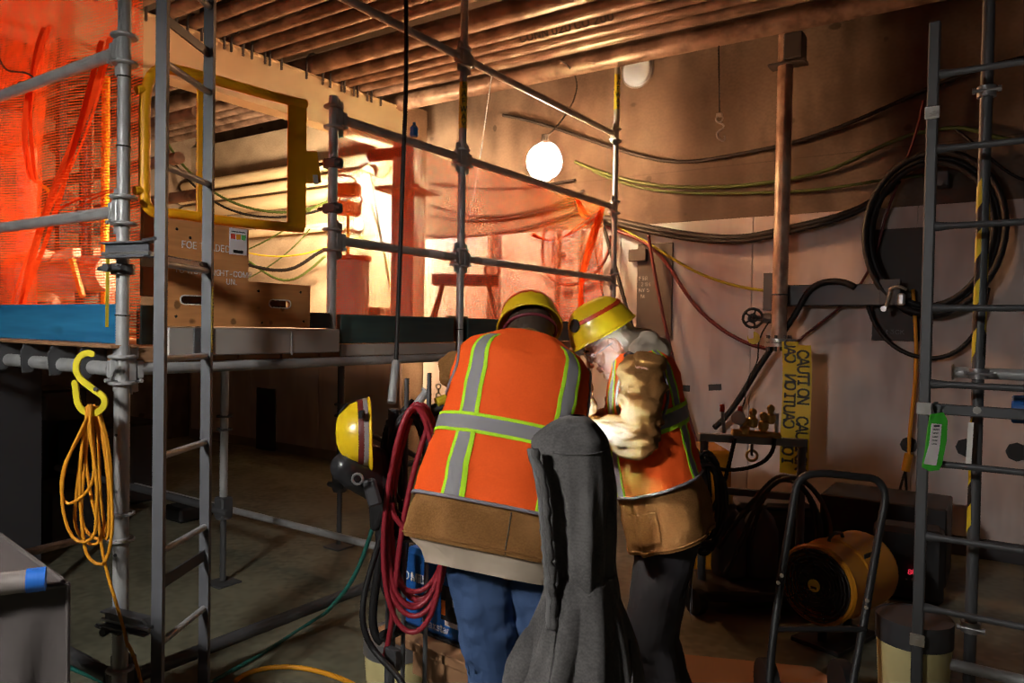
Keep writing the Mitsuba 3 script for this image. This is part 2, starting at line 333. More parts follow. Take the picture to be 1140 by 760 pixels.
for i, (y, r) in enumerate(pipes):
    k = thing('ceiling_pipe', 'brown ceiling pipe' + (', %s from the thick pipe by the back wall' % ['first', 'second', 'third', 'fourth', 'fifth', 'sixth', 'seventh', 'eighth', 'ninth', 'tenth', 'eleventh', 'twelfth', 'thirteenth', 'fourteenth', 'fifteenth', 'sixteenth', 'seventeenth'][16 - i]), 'pipe', 'parallel ceiling pipes')
    part(k, 'pipe', rod((-9.4, y, BZ + r), (5.9, y, BZ + r), r, 20), 'mat_rusty_pipe')
    for s in (-1, 1):
        if y > 2.0: part(k, 'clamp_leg', box((BX + .03, y + s * (r + .012) - .008, BZ - .075), (BX + .05, y + s * (r + .012) + .008, BZ + r), .002), 'mat_dark_steel', smooth=False)
    if y > 2.0: part(k, 'clamp_bow', tube([(BX + .04, y + (r + .012) * math.cos(v), BZ + r + (r + .012) * math.sin(v)) for v in np.linspace(0, math.pi, 9)], .009, 6), 'mat_dark_steel')
k = thing('big_pipe', 'thick brown pipe nearest the back wall, lowest of the ceiling pipes', 'pipe')
part(k, 'pipe', rod((-5.9, 5.84, BZ + .05), (5.9, 5.84, BZ + .05), .092, 28), 'mat_rusty_pipe')
for x in (-1.2, 1.6): part(k, 'hanger', box((x - .02, 5.82, BZ + .13), (x + .02, 5.86, 4.7)), 'mat_dark_steel', smooth=False)
# stencil on a ceiling pipe
o = np.array([-1.72, 4.92 - .061, BZ + .062 ])
p_, q_ = PY(577, 40, 5.03), PY(682, 18, 5.03); tn = unit([0, -.9, -.45]); tm = meshkit.text_mesh('CONN 020 CO 200', .05, .001, True); tm.apply_scale([(q_[0] - p_[0]) / tm.bounds[1, 0], 1.25, 1]); tm.apply_translation([0, -.025, 0])
tm.apply_transform(basis(np.array([p_[0], 5.09, BZ + .05]) + tn * .0505, (1, 0, 0), np.cross(tn, (1, 0, 0)))); part('ceiling_pipe_014', 'stencil', tm, 'mat_black', 'black stencilled letters', smooth=False)
# lower pipes at the left end of the bright wall
for i, (z, y, r) in enumerate(((3.42, 5.80, .07), (3.24, 5.74, .06), (3.08, 5.82, .09), (2.72, 5.84, .05))):
    k = thing('wall_pipe', 'pale pipe along the bright wall behind the yellow gate, ' + ['highest', 'second from the top', 'third and thickest', 'lowest'][i], 'pipe', 'pipes along the bright wall')
    part(k, 'pipe', rod((-9.4, y, z), (-5.75 - .12 * i, y, z), r, 16), 'mat_cream')
    part(k, 'end_flange', disc((-5.75 - .12 * i, y, z), (1, 0, 0), r * 1.5, .03, 18), 'mat_cream')
for y, x, w in ((4.0, -3.2, 1), (4.5, -2.4, 1)):
    solo('ceiling_channel', box((x - 3, y - .05, 4.35), (x + 6, y + .05, 4.47), .004), 'mat_char', 'dark steel channel above the ceiling pipes, ' + ('nearer', 'farther')[y > 4.2] + ' of two', 'channel', 'channels above the ceiling pipes', smooth=False)

# ------------------------------------------------------------------ scaffold
SX = -2.9
A_, B_, C_, D_ = 1.53, 2.60, 3.66, 5.80
NODES = [0.165, 0.785, 1.405, 2.03, 2.655, 3.28]
R0 = .0242
def post(name, x, y, z0, z1, nodes, label, lean=0.0, r=R0, m='mat_galv', rings=True):
    k = thing('scaffold_post', label, 'post', None)
    part(k, 'tube', pipe((x, y, z0), (x, y, z1), r), m)
    for z in nodes:
        if rings:
            for s in (-1, 1):
                part(k, 'ring', lathe([[r, -.007], [.046, -.007], [.051, -.003], [.051, .003], [.046, .007], [r, .007]], (x, y, z + s * .052), (0, 0, 1), 26), m)
    return k
kA = post('a', SX, A_, 0.02, 3.2, NODES[:5], 'tall galvanised scaffold post nearest the camera, with ring couplers')
part(kA, 'lower_sleeve', pipe((SX, A_, 0.02), (SX, A_, 1.50), .0295), 'mat_galv')
part(kA, 'base_plate', box((SX - .08, A_ - .08, 0), (SX + .08, A_ + .08, .02), .003), 'mat_galv', smooth=False)
for z in (1.36, .93, .68, 1.15): part(kA, 'rivet', disc((SX + .012, A_ - .0265, z), (.3, -1, 0), .006, .005, 10), 'mat_dark_steel')
part(kA, 'spigot', rod((SX, A_, 3.2), (SX, A_, 3.34), .021, 16), 'mat_yellow_tape')
for z in (2.55, 2.28, 1.62): part(kA, 'tie_wire', ring((SX, A_, z), (.05, 0, 1), .0255, .0028, 18, 6), 'mat_black')
kB = post('b', SX, B_, 1.50, 2.76, [2.655, 2.03], 'short open ended galvanised scaffold post between the gate and the hanging rope')
for z in (2.42, 2.19): part(kB, 'coupler', cat_([obox((SX, B_, z), (.10, .06, .05), .008), rod((SX - .08, B_ - .02, z), (SX + .08, B_ - .02, z), .009)]), 'mat_dark_steel')
part(kB, 'tie_wire', ring((SX, B_, 1.56), (.02, 0, 1), .027, .003, 18, 6), 'mat_black')
kC = post('c', SX, C_, 1.42, 3.9, [2.655, 2.03, 3.28], 'galvanised scaffold post with a yellow lettered tape, left of the lamp')
part(kC, 'tie_wire', ring((SX, C_, 1.58), (.02, 0, 1), .027, .003, 18, 6), 'mat_black')
kD = post('d', SX, D_, 1.42, 3.86, [2.655, 2.03, 3.28], 'thin far scaffold post right of the lamp, behind the right helmet')
def vtape(k, x, y, z0, z1, s, sz, side=(1, -0.9)):
    d = unit([side[0], side[1], 0]); t = np.cross((0, 0, 1), d)
    part(k, 'lettered_tape', pipe((x, y, z0), (x, y, z1), R0 + .0012, .001), 'mat_yellow_tape', label='yellow tape with black letters')
    kk = [k2 for k2 in scene if k2.startswith(k + '__lettered_tape')][-1]
    n = len(s)
    for i, ch in enumerate(s):
        z = z1 - (i + .9) * (z1 - z0) / n
        part(kk, 'letter', text(ch, sz, np.array([x, y, z]) + d * (R0 + .0015), t, (0, 0, 1), .0012, True, True), 'mat_black', smooth=False)
vtape(kC, SX, C_, 2.84, 3.13, 'SAFWAY', .034)
vtape(kD, SX, D_, 3.50, 3.80, 'SAFWAY', .036)

def head_(p, d, s=1):
    """A ledger's end: a plated head with wedge and bolt, at p, the tube leaving along d."""
    d = unit(d); t = unit(np.cross((0, 0, 1), d))
    M = np.eye(4); M[:3, 0], M[:3, 1], M[:3, 2] = d, t, (0, 0, 1)
    ms = [obox(p + d * .028, (.036, .05, .088), .004, M)]
    for z in (-.066, .066): ms.append(obox(p + d * .040 + [0, 0, z], (.05, .012, .05), .004, M))
    ms += [obox(p + d * .062, (.03, .046, .07), .004, M), obox(p + d * .035 + [0, 0, .0], (.012, .016, .20), .003, M)]
    ms.append(rod(p + d * .06 - t * .036 + [0, 0, -.045], p + d * .06 + t * .036 + [0, 0, -.045], .008, 8))
    return cat_(ms)
def ledger(p, q, label, r=R0, m='mat_galv', heads=(True, True)):
    p, q = np.asarray(p, float), np.asarray(q, float); d = unit(q - p)
    k = thing('scaffold_ledger', label, 'scaffold rail')
    part(k, 'tube', rod(p + d * .07, q - d * .07, r, 20), m)
    if heads[0]: part(k, 'end_head', head_(p, d), m)
    if heads[1]: part(k, 'end_head', head_(q, -d), m)
    return k
Z = NODES
ledger((SX, B_, Z[4]), (SX, C_, Z[4]), 'upper guard rail between the short post and the tape lettered post')
ledger((SX, C_, Z[4]), (SX, D_, Z[4]), 'upper guard rail passing just below the glowing lamp')
k = ledger((SX, B_, Z[3]), (SX, C_, Z[3]), 'middle guard rail left of the hanging black rope crossing')
part(k, 'sticker', pipe((SX, 3.33, Z[3]), (SX, 3.47, Z[3]), R0 + .001, .001), 'mat_paper', label='white sticker')
k = ledger((SX, C_, Z[3]), (SX, D_, Z[3]), 'middle guard rail running right across the orange net')
part(k, 'sticker', pipe((SX, 3.86, Z[3]), (SX, 4.02, Z[3]), R0 + .001, .001), 'mat_paper', label='white sticker')
ledger((SX, 1.9, Z[5]), (SX, C_, Z[5]), 'high scaffold rail crossing below the ceiling pipes', heads=(False, True))
ledger((SX, C_, Z[5]), (SX, D_, Z[5]), 'high scaffold rail with a bright lit underside, above the lamp')
ledger((SX, A_, Z[2]), (SX, D_, Z[2]), 'deck bearer tube running under the aluminium beam', heads=(True, True))
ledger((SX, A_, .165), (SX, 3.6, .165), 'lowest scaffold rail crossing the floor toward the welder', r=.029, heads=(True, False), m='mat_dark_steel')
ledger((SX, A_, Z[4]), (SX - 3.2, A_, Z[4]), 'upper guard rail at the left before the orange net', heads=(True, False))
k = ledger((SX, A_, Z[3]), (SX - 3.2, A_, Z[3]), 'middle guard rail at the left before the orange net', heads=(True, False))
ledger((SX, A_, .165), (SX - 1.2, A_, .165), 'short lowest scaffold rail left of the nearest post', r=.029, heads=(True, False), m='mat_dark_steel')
ledger((SX, A_, Z[2]), (SX - 3.2, A_, Z[2]), 'deck bearer tube with plank hooks, under the blue board', heads=(True, False), r=.029)
ledger((SX - 3.0, A_, Z[2]), (SX - 3.0, D_, Z[2]), 'far deck bearer tube under the left end of the platform', heads=(True, True))
# under the platform
XB = SX - 1.07
for y, n in ((2.72, 'jack post with a square foot under the platform, right of the ladder'), (C_, 'dark thin post under the platform behind the hanging yellow helmet')):
    k = thing('jack_post', n, 'post')
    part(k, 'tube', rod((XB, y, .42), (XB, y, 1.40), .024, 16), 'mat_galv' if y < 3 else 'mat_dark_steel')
    part(k, 'jack_screw', tube([(XB, y, z) for z in np.linspace(.02, .46, 60)], np.array([.017 if i % 2 else .019 for i in range(60)]), 10, True, False), 'mat_dark_steel')
    part(k, 'base_plate', box((XB - .08, y - .08, 0), (XB + .08, y + .08, .012), .003), 'mat_dark_steel', smooth=False)
    for z in (1.02, .94, .40): part(k, 'ring', disc((XB, y, z), (0, 0, 1), .046, .012, 18), 'mat_dark_steel')
    part(k, 'collar', cat_([obox((XB, y, .47), (.09, .08, .13), .01), rod((XB - .08, y - .03, .45), (XB + .09, y - .03, .45), .02)]), 'mat_dark_steel')
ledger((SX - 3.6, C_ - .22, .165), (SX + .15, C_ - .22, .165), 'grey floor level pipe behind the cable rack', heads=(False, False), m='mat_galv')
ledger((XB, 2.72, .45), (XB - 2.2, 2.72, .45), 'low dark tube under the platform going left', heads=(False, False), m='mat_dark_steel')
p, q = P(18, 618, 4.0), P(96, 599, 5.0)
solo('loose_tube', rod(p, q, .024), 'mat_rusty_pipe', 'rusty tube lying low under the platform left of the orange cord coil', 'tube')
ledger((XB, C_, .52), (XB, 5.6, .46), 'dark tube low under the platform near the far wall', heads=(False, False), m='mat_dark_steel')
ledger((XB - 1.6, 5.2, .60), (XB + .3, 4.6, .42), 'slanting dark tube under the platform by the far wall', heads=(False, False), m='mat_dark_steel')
# dark stored things deep under the platform
k = thing('jack_stand', 'dark jack stand with a red edged box on top under the platform at far left', 'stand')
o = P(35, 455, 5.2)
part(k, 'box', obox(o + [0, 0, 0], (.17, .14, .17), .01), 'mat_black'); part(k, 'red_edge', obox(o + [-.09, -.06, 0], (.03, .03, .2), .004), 'mat_red_tape'); part(k, 'post', rod(o * [1, 1, 0], o, .022), 'mat_dark_steel')
for i, (px, py, Y, s) in enumerate(((70, 560, 5.4, (.5, .4, .4)), (125, 540, 6.6, (.7, .6, .7)), (210, 590, 6.0, (.25, .3, .12)), (42, 520, 6.9, (.6, .6, .95)))):
    o = P(px, py, Y); solo('storage_crate', obox([o[0], o[1], s[2] / 2], s, .02), 'mat_black', 'dark storage crate in the shadow under the platform, ' + ['behind the orange cord coil', 'behind the nearest post', 'low one behind the ladder', 'tall one beside the pillar'][i], 'crate', smooth=False)

# deck planks with hooks
ORD = 'first second third fourth fifth sixth seventh eighth ninth tenth eleventh twelfth thirteenth fourteenth fifteenth sixteenth seventeenth eighteenth'.split()
for i in range(9):
    y0 = A_ + .06 + i * .235
    k = thing('deck_plank', 'brown deck plank of the platform floor, %s from the front edge' % ORD[i], 'plank', 'deck planks of the platform')
    part(k, 'plank', box((SX - 6.3, y0, 1.4292), (SX + .0, y0 + .228, 1.495), .004), 'mat_brown_board', smooth=False)
for i in range(9):
    y0 = A_ + .06 + (9 + i) * .235
    k = thing('deck_plank', 'brown deck plank of the platform floor, %s from the front edge' % ORD[i + 9], 'plank', 'deck planks of the platform')
    part(k, 'plank', box((SX - 6.3, y0, 1.4292), (SX + .0, y0 + .228, 1.495), .004), 'mat_brown_board', smooth=False)
for i in range(7):
    x = SX - .24 - i * .26
    M = basis((x, A_ - .036, 0), (0, 1, 0), (0, 0, 1))
    k = solo('plank_hook', ext([(-.012, 1.36), (.02, 1.36), (.09, 1.43), (.09, 1.49), (-.004, 1.49), (-.02, 1.45)], .014, M), 'mat_dark_steel', 'dark hook plate under the blue board, ' + ['first', 'second', 'third', 'fourth', 'fifth', 'sixth', 'seventh'][i] + ' from the nearest post', 'hook', 'plank hooks along the bearer tube', smooth=False)
solo('deck_edge', box((SX - 3.2, A_ - .055, 1.49), (SX + .02, A_ + .05, 1.503), .002), 'mat_brown_board', 'thin wooden strip below the blue board', 'strip', smooth=False)
# toe boards
solo('toe_board', box((SX - 3.2, A_ + .02, 1.505), (SX - .07, A_ + .06, 1.665), .004), 'mat_blue_board', 'blue painted toe board under the orange net at the left', 'board', smooth=False)
solo('toe_board', box((SX - .02, B_ + .05, 1.50), (SX + .02, C_ - .08, 1.652), .004), 'mat_green_board', 'blue green toe board behind the hanging black rope', 'board', smooth=False)
solo('toe_board', box((SX - .02, C_ + .06, 1.50), (SX + .02, D_ - .03, 1.652), .004), 'mat_green_board', 'blue green toe board behind the two helmets', 'board', smooth=False)
solo('board_end', box((SX - .05, C_ - .08, 1.50), (SX - .025, C_ + .12, 1.665), .004), 'mat_brown_board', 'brown wood block between the two blue green boards', 'block', smooth=False)
solo('board_end', box((SX - .12, A_ + .12, 1.50), (SX - .08, A_ + .22, 1.665), .004), 'mat_green_board', 'dark teal board end behind the nearest post', 'block', smooth=False)
solo('deck_fascia', box((SX - .02, B_ + .06, 1.432), (SX + .012, C_ - .05, 1.496), .003), 'mat_alu', 'pale metal fascia strip under the blue green board', 'strip', smooth=False)
# aluminium beam and plywood box front between the posts A and B
k = thing('deck_beam', 'grey aluminium box beam under the plywood panel', 'beam')
part(k, 'beam', box((SX - .02, A_ + .17, 1.455), (SX + .035, B_ + .03, 1.575), .005), 'mat_alu', smooth=False)
part(k, 'splice_plate', box((SX + .035, A_ + .28, 1.455), (SX + .042, A_ + .37, 1.575), .002), 'mat_dark_steel', smooth=False)
part(k, 'end_plate', box((SX + .035, B_ - .28, 1.448), (SX + .039, B_ - .272, 1.575)), 'mat_galv', smooth=False)
from shapely.geometry import Polygon, LineString
def slot(y, z, w, h): return LineString([(y - w / 2 + h / 2, z), (y + w / 2 - h / 2, z)]).buffer(h / 2, 8)
yA, yT, yE = A_ + .15, A_ + .545, A_ + .90
pl = Polygon([(yA, 1.58), (yE, 1.58), (yE, 1.785), (yT, 1.785), (yT, 2.02), (yA, 2.02)])
for y in (A_ + .28, A_ + .72): pl = pl.difference(slot(y, 1.69, .12, .034))
k = thing('plywood_panel', 'stepped plywood panel with two hand holes, white stencil lettering, behind the ladder', 'panel')
part(k, 'panel', ext(pl, .019, basis((SX + .02, 0, 0), (0, 1, 0), (0, 0, 1))), 'mat_plywood', smooth=False)
for y in (A_ + .28, A_ + .72):
    part(k, 'hand_hole_backing', box((SX - .03, y - .08, 1.66), (SX - .02, y + .08, 1.72)), 'mat_black', smooth=False)
    part(k, 'hand_hole_rim', tube([(SX + .0395, *c) for c in np.array(slot(y, 1.69, .123, .037).exterior.coords)], .003, 6, False, False), 'mat_white_paint')
xf = SX + .0392
for s, y, z, h in (('FOE TRADED', A_ + .22, 1.905, .030), ('TO WORKING', A_ + .19, 1.80, .026), ('HT-COMP', A_ + .40, 1.80, .026), ('UN.', A_ + .43, 1.765, .026)):
    part(k, 'lettering', text(s, h, (xf, y, z), (0, 1, 0), (0, 0, 1), .0008, False, sx=.9), 'mat_white_paint', smooth=False)
for y, z in ((A_ + .2, 1.98), (A_ + .2, 1.62), (A_ + .26, 1.95), (A_ + .60, 1.745), (A_ + .62, 1.60), (A_ + .84, 1.75), (A_ + .86, 1.61)):
    part(k, 'screw_head', disc((xf - .002, y, z), (1, 0, 0), .006, .003, 10), 'mat_black')
kc = solo('notice_card', box((xf, A_ + .445, 1.90), (xf + .002, A_ + .535, 2.015)), 'mat_paper', 'white card with three coloured squares on the plywood panel', 'card', smooth=False)
for i, m in enumerate(('print_red', 'print_orange', 'print_green')):
    part(kc, 'colour_square', box((xf + .002, A_ + .452 + i * .027, 1.967), (xf + .0028, A_ + .474 + i * .027, 1.99)), 'mat_' + m, smooth=False)
part(kc, 'barcode', box((xf + .002, A_ + .465, 1.906), (xf + .0028, A_ + .515, 1.92)), 'mat_black', smooth=False)
part(kc, 'text_line', box((xf + .002, A_ + .455, 1.998), (xf + .0028, A_ + .525, 2.003)), 'mat_grey_paint', smooth=False)
solo('wood_block', box((SX - .03, B_ - .20, 1.578), (SX + .03, B_ - .03, 1.655), .004), 'mat_black', 'dark painted block left of the foot of the short post', 'block', smooth=False)
solo('wood_block', box((SX - .06, A_ + .10, 1.70), (SX - .04, A_ + .16, 2.10), .004), 'mat_brown_board', 'brown board behind the ladder left of the plywood panel', 'block', smooth=False)

# ------------------------------------------------------------------ ladder
LN, LF = P(178.5, 380, 2.66), P(230.5, 380, 3.02)
ud = unit((LF - LN) * [1, 1, 0]); vd = np.cross((0, 0, 1), ud)
k = thing('ladder', 'grey steel scaffold ladder clamped to the nearest post', 'ladder')
def chan(p, w=.040, d=.022, z0=.05, z1=3.6):
    return ext([(-w / 2, -d / 2), (w / 2, -d / 2), (w / 2, d / 2), (-w / 2, d / 2)], z1 - z0, basis((p[0], p[1], z0), vd, -ud, (0, 0, 1)))
part(k, 'rail', chan(LN), 'mat_grey_paint', smooth=False); part(k, 'rail', chan(LF), 'mat_grey_paint', smooth=False)
W_ = np.linalg.norm((LF - LN)[:2])
for py in (-36, 70, 184, 293, 400, 509, 617, 721, 828):
    z = P(178.5, py, 2.66)[2]
    a = np.array([LN[0], LN[1], z]); part(k, 'rung', rod(a + ud * .0, a + ud * W_, .013, 14), 'mat_galv')
for py0, py1 in ((16, 27), (283, 295), (646, 660)):
    z1, z0 = P(178.5, py0, 2.66)[2], P(178.5, py1, 2.66)[2]
    a = np.array([LN[0], LN[1], (z0 + z1) / 2]); part(k, 'brace', beam(a, a + ud * W_, .008, z1 - z0), 'mat_dark_steel', smooth=False)
    if py0 == 283: part(k, 'sticker', beam(a + ud * .03 + vd * .0 - np.cross(ud, (0, 0, 1)) * -.0, a + ud * (W_ * .78), .0095, .028), 'mat_paper', label='white sticker', smooth=False)
for i in range(16):
    z = 1.50 + i * .022; part(k, 'rule_tick', obox((LF[0], LF[1], z), (.0235, .008, .004), 0, basis((0, 0, 0), ud, vd)), 'mat_black', smooth=False) if False else None
rt = thing('measuring_tape', 'yellow measuring strip stuck on the far ladder rail', 'tape')
o = LF + vd * -.021; o = np.array([o[0], o[1], 0])
part(rt, 'strip', obox(np.array([LF[0], LF[1], 1.61]) - vd * .0215 - ud * .0, (.012, .003, .27), 0, basis((0, 0, 0), ud, vd)), 'mat_yellow_tape', smooth=False)
for i in range(18):
    part(rt, 'tick', obox(np.array([LF[0], LF[1], 1.485 + i * .0148]) - vd * .0235, (.008 if i % 3 else .012, .002, .004), 0, basis((0, 0, 0), ud, vd)), 'mat_black', smooth=False)
for py, n in ((280, 'upper'), (684, 'lower')):
    k = thing('ladder_clamp', f'grey channel bracket with bolts joining the ladder to the nearest post, the {n} of two', 'clamp')
    z = P(140, py, 2.85)[2]; a, b = P(118, py, 2.83), P(166, py, 2.74)
    a[2] = b[2] = z
    part(k, 'channel', beam(a, b, .012, .055, b=.003), 'mat_grey_paint', smooth=False)
    for s in (-1, 1): part(k, 'lip', beam(a + [0, 0, s * .027], b + [0, 0, s * .027], .05, .006), 'mat_grey_paint', smooth=False)
    part(k, 'bolt', rod(a + (a - b) * .08 + [0, 0, -.012], b + (b - a) * .02 + [0, 0, -.012], .008, 10), 'mat_zinc')
    part(k, 'back_plate', beam(b + [0, 0, .03], np.array([LN[0], LN[1], z + .03]), .05, .012), 'mat_dark_steel', smooth=False)
    part(k, 'coupler_body', cat_([lathe([[.030, -.02], [.043, -.02], [.043, .02], [.030, .02], [.030, -.02]], (SX, A_, z - .066), (0, 0, 1), 20), rod((SX - .06, A_ - .06, z - .066), (SX + .09, A_ - .05, z - .066), .009), disc((SX + .02, A_ - .065, z - .066), (0.4, -1, 0), .017, .02, 6)]), 'mat_dark_steel')
solo('caution_tag', box((SX + .04, A_ + .05, 1.815), (SX + .043, A_ + .10, 1.875)), 'mat_cream', 'small cream tag hanging between the nearest post and the ladder', 'tag', smooth=False)
# hanging yellow black strap on the left of post A
p = P(120, 285, 2.86); q = P(119, 364, 2.86)
solo('hanging_strip', beam(p, q, .012, .003, (1, 0, 0)), 'mat_yellow_cord', 'narrow olive strap hanging beside the nearest post', 'strap', smooth=False)

# ------------------------------------------------------------------ yellow gate
k = thing('swing_gate', 'yellow tubular swing gate between the nearest post and the short post', 'gate')
gx = SX - .005
def G(px, py): return PX(px, py, gx)
TL, TR, BL, BR = G(178, 76), G(340, 116), G(172, 238), G(336, 254)
part(k, 'frame_tube', tube([TR, G(285, 102), G(225, 85), G(190, 77), G(176, 78), G(166, 90), G(162, 108), G(161, 160), G(161, 215), G(164, 230), G(174, 237), G(190, 238), G(230, 243), G(290, 250), BR], .022, 14), 'mat_yellow_paint')
part(k, 'end_plate', beam(G(331, 113), G(330, 252), .012, .11, (0, 1, 0), .003), 'mat_yellow_paint', smooth=False)
part(k, 'mid_bar', beam(G(226, 86), G(225, 242), .012, .055, (0, 1, 0), .003), 'mat_yellow_paint', smooth=False)
part(k, 'hinge_tube', rod(G(152, 100), G(164, 100), .018), 'mat_yellow_paint'); part(k, 'hinge_tube', rod(G(150, 212), G(164, 212), .018), 'mat_yellow_paint')
part(k, 'latch_plate', cat_([beam(G(339, 186), G(355, 186), .012, .155, (0, 0, 1), .003)]), 'mat_yellow_paint', smooth=False)
part(k, 'latch_label', beam(G(347, 200) + [.012, 0, 0], G(352, 200) + [.012, 0, 0], .004, .045), 'mat_white_paint', smooth=False)

# ------------------------------------------------------------------ nets
def net(key, O, U, V, nu, nv, fold, wh, wv, su, sv, top=None):
    """A debris net of crossing strands: O + u U + v V + fold(u, v) N; nu strands run along V, nv along U."""
    U, V = np.asarray(U, float), np.asarray(V, float); N = unit(np.cross(U, V))
    def pt(u, v): 
        f = fold(u, v); return O + u[..., None] * U + v[..., None] * V + f[0][..., None] * N + f[1][..., None] * unit(V) + f[2][..., None] * unit(U)
    V_, F_, n0 = [], [], 0
    def strips(us, vs, w, along):
        nonlocal n0
        a, b = us.shape; p = pt(us, vs); off = (unit(V) if along == 'u' else unit(U)) * w / 2
        v = np.stack([p - off, p + off], 2).reshape(-1, 3)
        i, j = np.meshgrid(np.arange(a), np.arange(b - 1), indexing='ij'); s = (i * b + j) * 2 + n0
        q = np.stack([s, s + 2, s + 3, s + 1], -1).reshape(-1, 4); V_.append(v); F_.append(q); n0 += len(v)
    u, v = np.linspace(0, 1, su + 1), np.linspace(0, 1, nv); strips(np.tile(u, (nv, 1)), np.tile(v[:, None], (1, su + 1)), wh, 'u')
    u, v = np.linspace(0, 1, nu), np.linspace(0, 1, sv + 1); strips(np.tile(u[:, None], (1, sv + 1)), np.tile(v, (nu, 1)), wv, 'v')
    q = np.vstack(F_); return trimesh.Trimesh(np.vstack(V_), np.vstack([q[:, [0, 1, 2]], q[:, [0, 2, 3]]]), process=False)
def N3(x, y, s): return meshkit.fbm(np.stack([x, y, np.zeros_like(x)], -1), 3, s) - .5
def fold_r(u, v):
    y = u * 3.2
    return .05 * N3(y * 2.5 + 3, v * 1.2, 1) * (1 - .3 * v) + .02 * np.sin(y * 9 + 2 * v), -(1 - v) * 0 - v * (.05 * np.abs(np.sin(u * 2 * math.pi * 1.0)) + .02 * N3(y * 3, y, 5)), .25 * (u > .88) * (u - .88) * np.sin(v * 3)
k = thing('debris_net', 'orange debris net hung along the guard rail below the lamp', 'net')
part(k, 'mesh', net('n', np.array([SX - .045, B_ + .06, 1.60]), (0, D_ - B_ - .15, 0), (0, 0, 1.09), 260, 100, fold_r, .0036, .0024, 120, 40), 'mat_net', smooth=False, kind='stuff')
def rope_band(pts, w, nm, kk, m='mat_net', amp=.012):
    """A bunched run of netting: several ribbons twisted together."""
    p = spline(pts, .03); out = []
    for i in range(3):
        o = np.stack([np.cos(i + np.linspace(0, 4, len(p))), np.sin(2 * i + np.linspace(0, 5, len(p))), np.sin(i * 1.7 + np.linspace(0, 3, len(p)))], -1) * w * .35
        d = unit(np.array([math.cos(i), math.sin(i), .2])) * w * .30
        out.append(sheet(np.stack([p + o - d, p + o + d], 1)))
    part(kk, nm, cat_(out), m, smooth=False)
Rn = lambda px, py, x=SX - .05: PX(px, py, x)
rope_band([Rn(668, 232), Rn(662, 255), Rn(655, 290), Rn(650, 330), Rn(655, 362)], .07, 'gathered_edge', k)
rope_band([Rn(640, 222), Rn(652, 240), Rn(668, 236)], .06, 'gathered_edge', k)
rope_band([Rn(590, 262), Rn(620, 268), Rn(640, 258), Rn(662, 240)], .05, 'gathered_edge', k)
def fold_l(u, v):
    x = u * 3.1
    return .09 * N3(x * 1.6 + 1, v * 1.4, 2) + .03 * np.sin(x * 6 + 3 * v), .10 * N3(x * 1.2, v, 4), .10 * N3(x, v * 2.2, 6)
k = thing('debris_net', 'large orange debris net behind the left guard rails', 'net')
part(k, 'mesh', net('n', np.array([SX - .10, A_ + .10, 1.55]), (-3.1, 0, 0), (0, 0, 2.1), 190, 172, fold_l, .0040, .0022, 110, 70), 'mat_net', smooth=False, kind='stuff')
Ln = lambda px, py, y=A_ + .075: PY(px, py, y)
# a second, overlapping layer at the far left and along the top
def fold_2(u, v): return .10 * N3(u * 3, v * 3, 9) + .04 * np.sin(u * 14 + 2 * v), .06 * N3(u * 3, v, 3), .25 * (v - .5) * (1 - u) * 0
a = Ln(52, 200, A_ + .14)
part(k, 'overlap_layer', net('n', np.array([Ln(40, 300, A_ + .14)[0], A_ + .14, 1.56]), (-1.9, 0, 0), (0, 0, 2.1), 120, 172, fold_2, .0040, .0022, 60, 60), 'mat_net', smooth=False, kind='stuff')
part(k, 'overlap_layer', net('n', np.array([SX - .2, A_ + .16, 2.80]), (-2.8, 0, 0), (0, 0, .95), 170, 80, fold_2, .0040, .0022, 80, 40), 'mat_net', smooth=False, kind='stuff')
rope_band([Ln(118, 45), Ln(100, 120), Ln(70, 205), Ln(42, 275), Ln(20, 338)], .055, 'fold', k)
rope_band([Ln(52, 30), Ln(38, 90), Ln(32, 170), Ln(38, 200)], .04, 'fold', k)
rope_band([Ln(130, 212), Ln(95, 222), Ln(55, 232)], .045, 'fold', k)
for px, py in ((33, 82),): part(k, 'tie', tube([PY(0, 66, A_), PY(20, 80, A_ - .03), PY(33, 83, A_ - .028), PY(38, 88, A_)], .004, 6), 'mat_black')

# ------------------------------------------------------------------ lamps
def glow(mesh, L): return {**mikit.ply(mesh, 'mat_white_plastic', True), 'emitter': {'type': 'area', 'radiance': rgb(L)}}
LP = PY(606, 180, 5.40)
k = thing('work_lamp', 'glowing round work lamp hung before the concrete wall above the net', 'lamp')
scene[numbered(k + '__bulb')] = glow(ball(LP, .155, 3), LAMP)  # globe drawn oversized, its extra size stands in for bloom
part(k, 'socket', rod(LP + [0, 0, .15], LP + [0, 0, .23], .03), 'mat_black')
part(k, 'cable', tube([LP + [0, 0, .2], LP + [.05, .3, .5], LP + [.02, .5, .8], [LP[0] + .05, 5.55, BZ]], .006, 8), 'mat_black')
part(k, 'cage', cat_([ring(LP, v, .168, .003, 28, 5) for v in ((1, 0, 0), (0, 1, 0))]), 'mat_steel')
IL = P(388, 222, 7.2)
k = thing('flood_lamp', 'orange double flood lamp on a stand behind the net, aimed at the wall', 'lamp')
